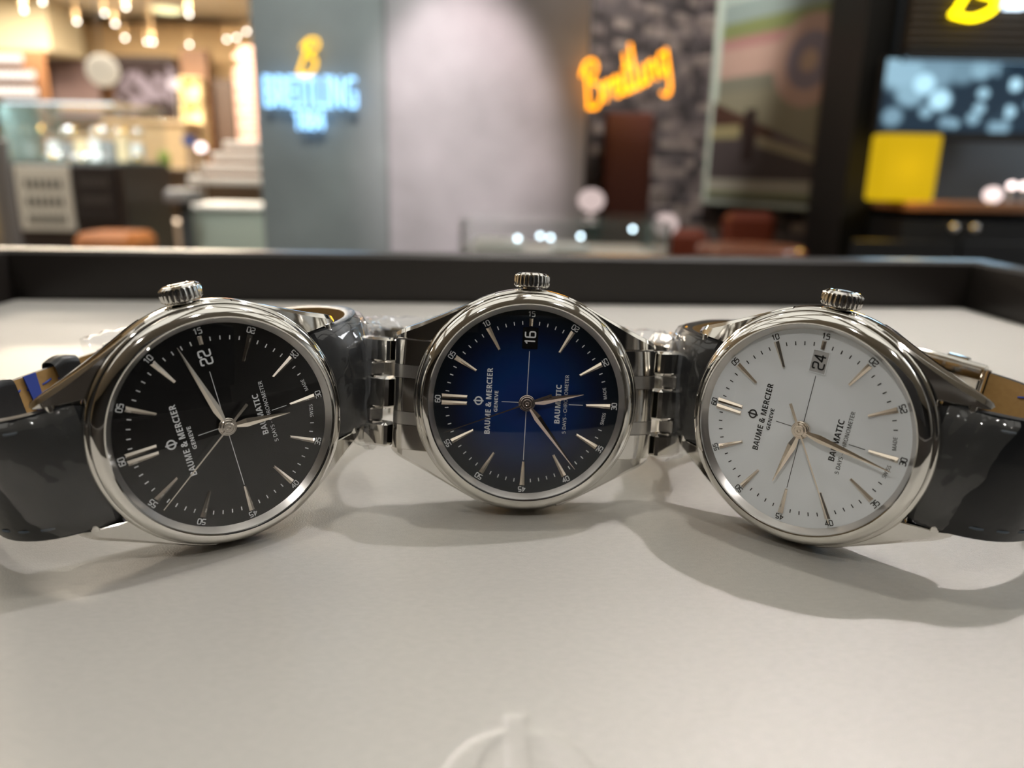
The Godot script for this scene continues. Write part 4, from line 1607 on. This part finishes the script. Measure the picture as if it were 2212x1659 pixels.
	# beige counter block
	var bc := cabinet("beige_counter", "pale honey wooden counter block in the far shop", "counter", Vector3(-2.933, 1.178, -6.4), Vector2(0.606, 0.37), 0.4, M.honey)
	part(bc, "counter_top", boxm(Vector3(0.68, 0.03, 0.45), 0.004), M.honey, Transform3D(Basis(), Vector3(0, 1.361 + 0.015, -0.2)))
	var bd := cabinet("brown_cabinet", "dark brown low cabinet before the honey counter", "cabinet", Vector3(-2.36, 0.848, -5.2), Vector2(0.467, 0.322), 0.4, M.brown_cabinet)
	part(bd, "cabinet_top", boxm(Vector3(0.52, 0.025, 0.44), 0.004), M.brown_cabinet, Transform3D(Basis(), Vector3(0, 1.006 + 0.012, -0.2)))
	# white stacked display steps
	var ws := thing("display_steps", "white stepped display trays beside the grey pillar", "display", Vector3(-1.821, 0, -5.0))
	var sw := -1.554 - -2.077
	part(ws, "cabinet_body", boxm(Vector3(sw, 0.932, 0.5)), M.brown_cabinet, Transform3D(Basis(), Vector3(0, 0.932 * 0.5, -0.25)))
	for k in 4:
		part(ws, "tray_step", boxm(Vector3(sw - 0.05 * k, 0.05, 0.42 - 0.1 * k), 0.006), M.white_paint, Transform3D(Basis(), Vector3(0.02 * k, 0.932 + 0.03 + 0.075 * k, -0.25 - 0.05 * k)))
	for k in 3:
		part(ws, "riser", boxm(Vector3(sw - 0.05 * k - 0.1, 0.03, 0.3 - 0.1 * k)), M.wood_mid, Transform3D(Basis(), Vector3(0.02 * k, 0.932 + 0.068 + 0.075 * k, -0.27 - 0.05 * k)))
	lamp_ball("step_lamp", "bright round lamp above the white display trays", Vector3(-1.934, 1.162, -4.93), 0.03, 3.0, 0.0)
	# pale counter nearest the pillar
	var pc := cabinet("pale_counter", "pale grey green counter front beside the grey pillar", "counter", Vector3(-1.422, 0.75, -3.9), Vector2(0.389, 0.201), 0.4, M.pale_green)
	part(pc, "counter_top", boxm(Vector3(0.45, 0.02, 0.44), 0.003), M.white_paint, Transform3D(Basis(), Vector3(0, 0.849 + 0.01, -0.2)))
	# grey stool
	var stl := thing("stool", "grey round stool with dark stem before the display trays", "stool", Vector3(-1.551, 0, -3.7))
	var sy0 := 0.913
	var se := MB.new()
	se.lathe([Vector2(0.001, 0.035), Vector2(0.07, 0.035), Vector2(0.085, 0.02), Vector2(0.085, -0.02), Vector2(0.07, -0.03), Vector2(0.001, -0.03)], 24)
	part(stl, "seat", se.commit(), M.stool_grey, Transform3D(Basis(Vector3(1, 0, 0), -PI / 2), Vector3(0, sy0, 0)))
	var sm := MB.new()
	sm.lathe([Vector2(0.03, sy0 - 0.03), Vector2(0.03, 0.03), Vector2(0.15, 0.015), Vector2(0.15, 0.0)], 20)
	part(stl, "stem", sm.commit(), M.stool_dark, Transform3D(Basis(Vector3(1, 0, 0), -PI / 2), Vector3.ZERO))
	# glass showcase at the far left with glinting contents
	var gs2 := thing("glass_showcase", "glass showcase with glinting wares on a dark base at far left", "showcase", Vector3(-2.039, 0, -3.6))
	var gw := -1.78 - -2.299
	var by := 1.055
	var ty := 1.319
	part(gs2, "base_cabinet", boxm(Vector3(gw, by, 0.5), 0.004), M.espresso, Transform3D(Basis(), Vector3(0, by * 0.5, -0.25)))
	part(gs2, "deck", boxm(Vector3(gw - 0.02, 0.012, 0.46)), M.teal_deck, Transform3D(Basis(), Vector3(0, by + 0.006, -0.25)))
	part(gs2, "glass_front", boxm(Vector3(gw, ty - by, 0.006)), M.shop_glass, Transform3D(Basis(), Vector3(0, (ty + by) * 0.5, -0.003)))
	part(gs2, "glass_top", boxm(Vector3(gw, 0.006, 0.5)), M.shop_glass, Transform3D(Basis(), Vector3(0, ty, -0.25)))
	for s in [-1.0, 1.0]:
		part(gs2, "glass_side", boxm(Vector3(0.006, ty - by, 0.49)), M.shop_glass, Transform3D(Basis(), Vector3(s * (gw * 0.5 - 0.003), (ty + by) * 0.5, -0.25)))
	part(gs2, "shelf", boxm(Vector3(gw - 0.02, 0.006, 0.3)), M.shop_glass, Transform3D(Basis(), Vector3(0, (ty + by) * 0.5, -0.3)))
	# polished wares on the deck and on the glass shelf: they glint by mirroring the shop lamps
	var gt := SphereMesh.new()
	gt.radius = 0.016
	gt.height = 0.032
	gt.radial_segments = 16
	gt.rings = 10
	for k in 24:
		var level: float = by + 0.028 if k % 2 == 0 else (ty + by) * 0.5 + 0.019
		part(gs2, "ware", gt, [M.steel, M.gold, M.satin][k % 3], Transform3D(Basis(), Vector3((k / 23.0 - 0.5) * 0.9 * gw, level, rng.randf_range(-0.4, -0.16))))
	var strip := part(gs2, "light_strip", boxm(Vector3(gw - 0.04, 0.008, 0.015)), M.strip, Transform3D(Basis(), Vector3(0, ty - 0.008, -0.02)))  # strip light added to make the wares glint
	var sl := AreaLight3D.new()
	sl.name = "added_strip_lamp"
	sl.area_size = Vector2(gw - 0.04, 0.012)
	sl.light_color = Color(0.92, 0.97, 1.0)
	sl.light_energy = 0.35
	sl.area_range = 6.0
	sl.shadow_enabled = true
	gs2.add_child(sl)
	sl.position = strip.position + Vector3(0, -0.008, 0)
	sl.rotation_degrees.x = -70
	for k in 7:
		part(gs2, "ware_stand", boxm(Vector3(0.05, rng.randf_range(0.05, 0.14), 0.05), 0.006), [M.white_paint, M.stool_grey, M.honey][k % 3], Transform3D(Basis(), Vector3((k - 3) * gw * 0.13, by + 0.06, -0.3)))
	# boards hung on the showcase front
	board("price_board", "white board with three rows of dark marks on the showcase", Vector3(-2.135, 0.9, -3.59), Vector2(0.249, 0.29), M.board_white, M.mark_dark, [[0.28, 6], [0.55, 6], [0.82, 7]])
	board("dark_board", "black board with faint pale rows beside the white board", Vector3(-1.902, 0.925, -3.59), Vector2(0.185, 0.247), M.board_black, M.mark_pale, [[0.3, 6], [0.62, 8]])
	# orange cushion stool and floor patch
	var os := thing("orange_stool", "orange leather stool top before the dark board", "stool", Vector3(-1.687, 0, -3.3))
	part(os, "cushion", boxm(Vector3(0.25, 0.1, 0.25), 0.03), M.orange_leather, Transform3D(Basis(), Vector3(0, 0.781 - 0.05, 0)))
	part(os, "base", boxm(Vector3(0.2, 0.781 - 0.1, 0.2), 0.01), M.dark_wood, Transform3D(Basis(), Vector3(0, (0.781 - 0.1) * 0.5, 0)))
	var cr := cabinet("pale_crate", "pale pinkish box beside the orange stool", "box", Vector3(-2.005, 0.643, -4.5), Vector2(0.233, 0.154), 0.3, M.pale_pink)
	part(cr, "lid", boxm(Vector3(0.2, 0.015, 0.3), 0.003), M.pale_pink, Transform3D(Basis(), Vector3(0, 0.719 + 0.008, -0.15)))
	# steel edge of a case at the very left
	var ed := thing("steel_post", "grey steel upright at the very left edge", "post", Vector3(-2.129, 0, -3.3))
	part(ed, "upright", boxm(Vector3(0.06, 1.147, 0.05), 0.006), M.stool_grey, Transform3D(Basis(), Vector3(0, 1.147 * 0.5, 0)))
	# small coloured things
	var bt := thing("blue_tag", "small blue card sign on the display trays", "sign", Vector3(-2.082, 0.932 + 0.055, -5.12))
	var th := 1.207 - bt.position.y
	part(bt, "card", boxm(Vector3(0.075, 0.055, 0.006)), M.blue_card, Transform3D(Basis(), Vector3(0, th, 0)))
	part(bt, "stand", boxm(Vector3(0.01, th, 0.01)), M.satin, Transform3D(Basis(), Vector3(0, th * 0.5, -0.008)))
	var gb := thing("green_bag", "small bright green bag on the brown cabinet", "bag", Vector3(-2.331, 1.006 + 0.075, -5.3))
	part(gb, "body", boxm(Vector3(0.07, 0.1, 0.05), 0.01), M.green_bag)
	var hd := MB.new()
	var arc := []
	for k in 9:
		arc.append(Vector3(-0.02 + 0.04 * k / 8.0, 0.05 + 0.03 * sin(PI * k / 8.0), 0))
	hd.tube(arc, 0.003, 6)
	part(gb, "handle", hd.commit(), M.green_bag)
	# ceiling spotlights seen as discs of light
	var spots := [Vector3(-4.125, 2.273, -7), Vector3(-3.961, 2.339, -7), Vector3(-3.959, 2.276, -7.5), Vector3(-3.701, 2.349, -7.5), Vector3(-3.616, 2.263, -7.5), Vector3(-3.271, 2.312, -7), Vector3(-3.779, 2.218, -8), Vector3(-3.569, 2.189, -8), Vector3(-3.296, 2.115, -7.5), Vector3(-2.751, 2.268, -7), Vector3(-3.244, 2.199, -8.2), Vector3(-2.8, 2.223, -8), Vector3(-2.705, 2.241, -8), Vector3(-2.604, 2.296, -8)]
	var names := ["leftmost small ceiling spotlight over the cream upper wall", "small ceiling spotlight at the top edge, second from the left", "small ceiling spotlight third from the left beside the cream wall", "small ceiling spotlight above the globe lamp, fourth from the left", "small ceiling spotlight fifth from the left, right above the globe lamp", "small ceiling spotlight near the top edge, high right of the globe lamp", "low small ceiling spotlight just right of the globe lamp", "left one of the two touching spotlights above the pink picture", "right one of the two touching spotlights above the pink picture", "small ceiling spotlight just right of the broad cream ceiling lamp", "low small ceiling spotlight above the lit cubby shelf", "leftmost of the three small spotlights beside the grey pillar", "middle one of the three small spotlights beside the grey pillar", "small spotlight of three that touches the edge of the grey pillar"]
	for k in spots.size():
		track_spot(spots[k], 0.013, names[k])

func board(called: String, label: String, c: Vector3, s: Vector2, m: Material, ink: Material, rows: Array) -> void:
	var o := thing(called, label, "board", c)
	part(o, "panel", boxm(Vector3(s.x, s.y, 0.015), 0.003), m)
	for r in rows:
		for k in r[1]:
			var w: float = s.x * 0.72 / r[1]
			part(o, "mark", boxm(Vector3(w * 0.55, s.y * 0.13, 0.003)), ink, Transform3D(Basis(), Vector3((k - (r[1] - 1) * 0.5) * w, s.y * (0.5 - r[0]), 0.009)))

# ------------------------------------------------------------------ the phone that takes the picture, mirrored in the crystals
func build_phone(cam: Camera3D) -> void:
	var o := thing("phone", "dark smartphone with three round lenses facing the watches", "phone")
	o.transform = cam.transform
	part(o, "body", boxm(Vector3(0.146, 0.0715, 0.0074), 0.002), M.phone, Transform3D(Basis(), Vector3(0.045, 0.012, 0.0085)))
	part(o, "camera_plate", boxm(Vector3(0.036, 0.036, 0.0015), 0.0006), M.phone, Transform3D(Basis(), Vector3(-0.004, 0.004, 0.0042)))
	for q in [Vector2(0, 0), Vector2(0, 0.0172), Vector2(-0.0165, 0.0086)]:
		var ring := MB.new()
		ring.lathe([Vector2(0.0042, 0.0), Vector2(0.0058, 0.0004), Vector2(0.0066, 0.0)], 32)
		part(o, "lens_ring", ring.commit(), M.lens_black, Transform3D(Basis(), Vector3(q.x, q.y, 0.0028)))

# ------------------------------------------------------------------ materials
func build_materials() -> void:
	sans = SystemFont.new()
	sans.font_names = PackedStringArray(["Droid Sans"])
	bold = SystemFont.new()
	bold.font_names = PackedStringArray(["Droid Sans"])
	bold.font_weight = 700
	M.steel = mat(Color(0.90, 0.89, 0.87), 0.06, 1.0)
	M.satin = mat(Color(0.84, 0.83, 0.82), 0.28, 1.0)
	M.brushed = mat(Color(0.82, 0.81, 0.80), 0.26, 1.0)
	M.index_steel = mat(Color(0.93, 0.90, 0.86), 0.14, 1.0)
	M.index_rose = mat(Color(0.93, 0.88, 0.82), 0.14, 1.0)
	M.hand_dark = mat(Color(0.80, 0.74, 0.72), 0.12, 1.0)
	M.black_dial = mat(Color(0.035, 0.035, 0.037), 0.25)
	M.white_dial = mat(Color(0.925, 0.945, 0.96), 0.22)
	M.date_grey = mat(Color(0.72, 0.72, 0.72), 0.4)
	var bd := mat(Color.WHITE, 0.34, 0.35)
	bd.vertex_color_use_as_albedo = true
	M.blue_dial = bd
	M.white_print = mat(Color(0.86, 0.87, 0.88), 0.5)
	M.black_print = mat(Color(0.06, 0.06, 0.07), 0.5)
	var cr := clear(Color(1, 1, 1), 0.0, 0.0)
	cr.metallic_specular = 0.5
	M.crystal = cr
	var lt := mat(Color(0.06, 0.068, 0.08), 0.34)
	lt.heightmap_enabled = true
	lt.heightmap_texture = noise_tex(0.035, 512, FastNoiseLite.TYPE_CELLULAR, 2, 4)
	lt.heightmap_scale = 0.005
	lt.uv1_triplanar = true
	lt.uv1_scale = Vector3(30, 30, 30)
	M.leather = lt
	var ln := mat(Color(0.55, 0.43, 0.23), 0.7)
	ln.albedo_texture = speckle(Color(0.92, 0.90, 0.86), Color(1.0, 1.0, 1.0), 0.06, 8)
	ln.uv1_triplanar = true
	ln.uv1_scale = Vector3(40, 40, 40)
	M.lining = ln
	M.thread = mat(Color(0.27, 0.31, 0.35), 0.7)
	M.blue_thread = mat(Color(0.09, 0.19, 0.50), 0.7)
	M.film = clear(Color(0.62, 0.62, 0.61), 0.1, 0.08)  # grey body tone stands in for reflections on the film
	M.thin_film = clear(Color(0.7, 0.7, 0.7), 0.03, 0.04)
	M.pale_wall = mat(Color(0.74, 0.74, 0.73), 0.6)
	M.clear_film = clear(Color(0.85, 0.87, 0.9), 0.11, 0.04)
	# pearl leatherette of the tray: fine brushed grain
	var pd := mat(Color(0.70, 0.688, 0.66), 0.40, 0.36)
	pd.albedo_texture = brushed_image()
	pd.heightmap_enabled = true
	pd.heightmap_texture = noise_tex(0.32, 1024, FastNoiseLite.TYPE_SIMPLEX_SMOOTH, 2, 6)
	pd.heightmap_scale = 0.007
	pd.uv1_triplanar = true
	pd.uv1_scale = Vector3(9, 9, 22)
	M.pad = pd
	M.rail = mat(Color(0.125, 0.11, 0.10), 0.32)
	M.dark_wood = mat(Color(0.20, 0.15, 0.12), 0.5)
	M.white_paint = mat(Color(0.88, 0.87, 0.85), 0.5)
	M.floor = mat(Color(0.52, 0.49, 0.46), 0.3)
	M.ceiling = mat(Color(0.84, 0.82, 0.76), 0.8)
	M.beige_wall = mat(Color(0.72, 0.66, 0.55), 0.7)
	M.cream_wall = mat(Color(0.72, 0.68, 0.58), 0.7)
	M.tan_wall = mat(Color(0.70, 0.59, 0.44), 0.7)
	M.dark_wall = mat(Color(0.13, 0.13, 0.14), 0.6)
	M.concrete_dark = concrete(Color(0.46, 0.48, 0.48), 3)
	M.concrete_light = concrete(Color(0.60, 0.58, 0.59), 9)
	M.mortar = mat(Color(0.22, 0.21, 0.21), 0.9)
	M.bricks = [mat(Color(0.40, 0.37, 0.365), 0.75), mat(Color(0.31, 0.29, 0.295), 0.75), mat(Color(0.49, 0.455, 0.435), 0.75), mat(Color(0.23, 0.215, 0.22), 0.75)]
	M.mortar_pink = mat(Color(0.55, 0.44, 0.40), 0.8)
	M.pink_brick = mat(Color(0.72, 0.58, 0.54), 0.8)
	M.black = mat(Color(0.07, 0.065, 0.06), 0.5)
	M.unit_grey = mat(Color(0.36, 0.40, 0.44), 0.5)
	M.slat_wood = mat(Color(0.25, 0.21, 0.16), 0.5)
	M.orange_wood = mat(Color(0.55, 0.38, 0.26), 0.4)
	M.cabinet_black = mat(Color(0.11, 0.115, 0.125), 0.4)
	M.red_leather = mat(Color(0.29, 0.145, 0.125), 0.5)
	M.red_brown = mat(Color(0.45, 0.20, 0.13), 0.4)
	M.copper_wood = mat(Color(0.58, 0.36, 0.27), 0.18)
	M.pale_frame = mat(Color(0.60, 0.64, 0.60), 0.5)
	M.picture = textured(picture_image(), 0.5)
	M.picture.albedo_color = Color(0.9, 0.91, 0.92)
	M.flower = screen_mat(flower_image(), 0.5)  # picture given a glow of its own
	M.screen = screen_mat(screen_image(), 0.85)
	M.plum = mat(Color(0.36, 0.29, 0.29), 0.6)
	M.wood_mid = mat(Color(0.44, 0.30, 0.19), 0.5)
	M.door_brown = mat(Color(0.24, 0.16, 0.11), 0.5)
	M.honey = mat(Color(0.88, 0.77, 0.60), 0.5)
	M.brown_cabinet = mat(Color(0.30, 0.22, 0.13), 0.5)
	M.pale_green = mat(Color(0.64, 0.67, 0.62), 0.5)
	M.stool_grey = mat(Color(0.52, 0.50, 0.49), 0.5)
	M.stool_dark = mat(Color(0.25, 0.25, 0.25), 0.5)
	M.espresso = mat(Color(0.26, 0.22, 0.20), 0.5)
	M.teal_deck = mat(Color(0.42, 0.48, 0.47), 0.4)
	M.board_white = mat(Color(0.88, 0.87, 0.83), 0.6)
	M.board_black = mat(Color(0.18, 0.155, 0.15), 0.6)
	M.mark_dark = mat(Color(0.30, 0.29, 0.26), 0.6)
	M.mark_pale = mat(Color(0.36, 0.34, 0.33), 0.6)
	M.orange_leather = mat(Color(0.74, 0.44, 0.19), 0.5)
	M.pale_pink = mat(Color(0.80, 0.72, 0.65), 0.5)
	M.blue_card = mat(Color(0.20, 0.36, 0.68), 0.5)
	M.green_bag = mat(Color(0.52, 0.66, 0.16), 0.5)
	M.phone = mat(Color(0.10, 0.11, 0.13), 0.3)
	M.lens_black = mat(Color(0.02, 0.02, 0.025), 0.1)
	M.shop_glass = clear(Color(0.8, 0.95, 0.92), 0.06, 0.0)
	M.bulb = glow(Color(1.0, 0.95, 0.88), 9.0)
	M.bulb_warm = glow(Color(1.0, 0.95, 0.9), 1.2)
	M.strip = glow(Color(0.92, 0.97, 1.0), 1.5)
	M.gold = mat(Color(0.90, 0.72, 0.38), 0.12, 1.0)
	M.bulb_cool = glow(Color(0.85, 0.95, 1.0), 8.0)
	M.globe = glow(Color(1.0, 0.93, 0.82), 0.48)
	M.cream_lamp = glow(Color(1.0, 0.97, 0.74), 1.5)
	M.cubby_cream = mat(Color(0.86, 0.79, 0.62), 0.6)
	M.warm_strip = glow(Color(1.0, 0.88, 0.62), 1.0)
	M.neon_blue = glow(Color(0.58, 0.80, 1.0), 2.3)
	M.neon_yellow = glow(Color(1.0, 0.60, 0.02), 3.2)
	M.neon_yellow_dim = glow(Color(1.0, 0.76, 0.02), 2.0)
	M.neon_lemon = glow(Color(1.0, 0.88, 0.03), 4.0)
	M.neon_white = glow(Color(0.85, 0.93, 1.0), 3.0)
	M.yellow_box = glow(Color(1.0, 0.82, 0.04), 0.44)

func screen_mat(t: Texture2D, e: float) -> StandardMaterial3D:
	var m := StandardMaterial3D.new()
	m.albedo_color = Color(0.03, 0.03, 0.03)
	m.emission_enabled = true
	m.emission = Color.WHITE
	m.emission_operator = BaseMaterial3D.EMISSION_OP_MULTIPLY
	m.emission_texture = t
	m.emission_energy_multiplier = e
	return m

func speckle(a: Color, b: Color, freq: float, seed_: int) -> NoiseTexture2D:
	var t := noise_tex(freq, 256, FastNoiseLite.TYPE_SIMPLEX_SMOOTH, 4, seed_)
	var g := Gradient.new()
	g.set_color(0, a)
	g.set_color(1, b)
	t.color_ramp = g
	return t

func concrete(c: Color, seed_: int) -> StandardMaterial3D:
	var m := mat(c, 0.75)
	m.albedo_texture = speckle(Color(0.86, 0.86, 0.86), Color(1, 1, 1), 0.012, seed_)
	m.uv1_triplanar = true
	m.uv1_world_triplanar = true
	m.uv1_scale = Vector3(0.8, 0.8, 0.8)
	return m

func brushed_image() -> NoiseTexture2D:
	return speckle(Color(0.955, 0.955, 0.955), Color(1, 1, 1), 0.2, 11)

# ------------------------------------------------------------------ scene
func _ready() -> void:
	var cam := Camera3D.new()
	cam.name = "camera"
	add_child(cam)
	cam.position = Vector3(0, 1.06, 0)
	cam.basis = Basis(Vector3(1, 0, 0), deg_to_rad(-15.5)) * Basis(Vector3(0, 0, 1), deg_to_rad(1.07))
	var lens := CameraAttributesPhysical.new()
	lens.frustum_focal_length = 24.07
	lens.frustum_focus_distance = 0.129
	lens.frustum_near = 0.01
	lens.frustum_far = 60.0
	lens.exposure_aperture = 11.5
	cam.attributes = lens
	cam.fov = 2.0 * rad_to_deg(atan(829.5 / 1664.0))
	cam.near = 0.01
	cam.far = 60.0
	cam.current = true
	print("fov ", cam.fov, " near ", cam.near)

	var we := WorldEnvironment.new()
	we.name = "environment"
	var env := Environment.new()
	env.background_mode = Environment.BG_COLOR
	env.background_color = Color(0.02, 0.02, 0.02)
	env.tonemap_mode = Environment.TONE_MAPPER_LINEAR
	env.tonemap_exposure = 1.38
	env.sdfgi_enabled = true
	env.ssao_enabled = true
	env.ssil_enabled = true
	we.environment = env
	add_child(we)

	build_materials()
	# key lamps over the counter: both stand behind the watches, one to the right
	var tgt := Vector3(0, 1.0, -0.12)
	var off := "recessed ceiling downlight above the sales counter, out of view"
	var over := "downlights above the sales counter"
	downlight(Vector3(0.76, 2.9, -0.88), Vector3(0.04, 1.0, -0.18), 4.4, Color(0.99, 0.97, 0.985), 19.0, 0.04, off, over)
	downlight(Vector3(0.10, 2.9, -0.54), tgt, 1.1, Color(1.0, 0.98, 0.94), 24.0, 0.04, off, over)
	downlight(Vector3(-0.75, 2.9, 0.95), tgt, 0.65, Color(1.0, 0.98, 0.95), 26.0, 0.04, off, over)
	downlight(Vector3(0.85, 2.9, 0.85), tgt, 0.65, Color(1.0, 0.98, 0.96), 26.0, 0.04, off, over)
	downlight(Vector3(0.62, 2.9, -1.15), Vector3(0.17, 1.0, -0.5), 5.0, Color(1.0, 0.98, 0.97), 9.0, 0.04, off, over)
	# unseen luminous ceiling, added to brighten the steel reflections and the ambient light
	for i in 6:
		for k in 3:
			light_panel(Vector3(-3.25 + i * 1.3, 2.89, 0.0 - k * 1.25), Vector2(1.1, 1.05), 0.14, Color(1.0, 0.985, 0.94), 0.34, "square light panel added above the aisle to brighten the steel, out of view", "added light panels over the aisle")
	# wall washers on the concrete and the bricks
	var wash := "recessed wall washing downlight near the concrete wall, out of view"
	var washers := "wall washing downlights"
	downlight(Vector3(-0.199, 2.9, -2.0), Vector3(-0.229, 0.95, -3.45), 15.0, Color(1.0, 0.94, 0.94), 13.0, 0.05, wash, washers)
	downlight(Vector3(-0.612, 2.9, -1.8), Vector3(-0.727, 1.1, -3.2), 4.3, Color(0.97, 1.0, 0.985), 22.0, 0.05, wash, washers)
	downlight(Vector3(0.52, 2.9, -2.4), Vector3(0.634, 1.8, -3.95), 15.0, Color(1.0, 0.96, 0.93), 22.0, 0.05, wash, washers)
	downlight(Vector3(0.934, 2.9, -2.2), Vector3(1.203, 1.5, -3.65), 0.8, Color(1.0, 0.96, 0.91), 26.0, 0.05, wash, washers)
	# unseen light panels added to brighten the shop and what the steel mirrors
	light_panel(Vector3(-3.6, 2.56, -6.9), Vector2(2.4, 0.5), 30.0, Color(1.0, 0.93, 0.82), 4.0, "broad warm light panel added over the far shop", "added shop light panels")
	light_panel(Vector3(-2.4, 2.89, -3.2), Vector2(1.2, 0.4), 2.0, Color(1.0, 0.94, 0.86), 4.0, "warm light panel added nearer the grey pillar, out of view", "added shop light panels")
	light_panel(Vector3(-2.3, 2.89, -5.2), Vector2(1.0, 0.4), 5.0, Color(1.0, 0.96, 0.9), 3.0, "warm light panel added above the white display trays, out of view", "added shop light panels")
	light_panel(Vector3(-6.4, 2.89, -3.6), Vector2(1.6, 0.6), 6.0, Color(1.0, 0.95, 0.88), 3.0, "warm light panel added at the far left of the shop, out of view", "added shop light panels")
	light_panel(Vector3(3.9, 2.89, -1.6), Vector2(0.6, 1.6), 5.0, Color(0.96, 0.98, 1.0), 2.0, "cool light panel added along the right wall, out of view", "added shop light panels")

	build_room()
	build_tray()
	build_watches()
	build_signs()
	build_back_right()
	build_back_left()
	build_phone(cam)
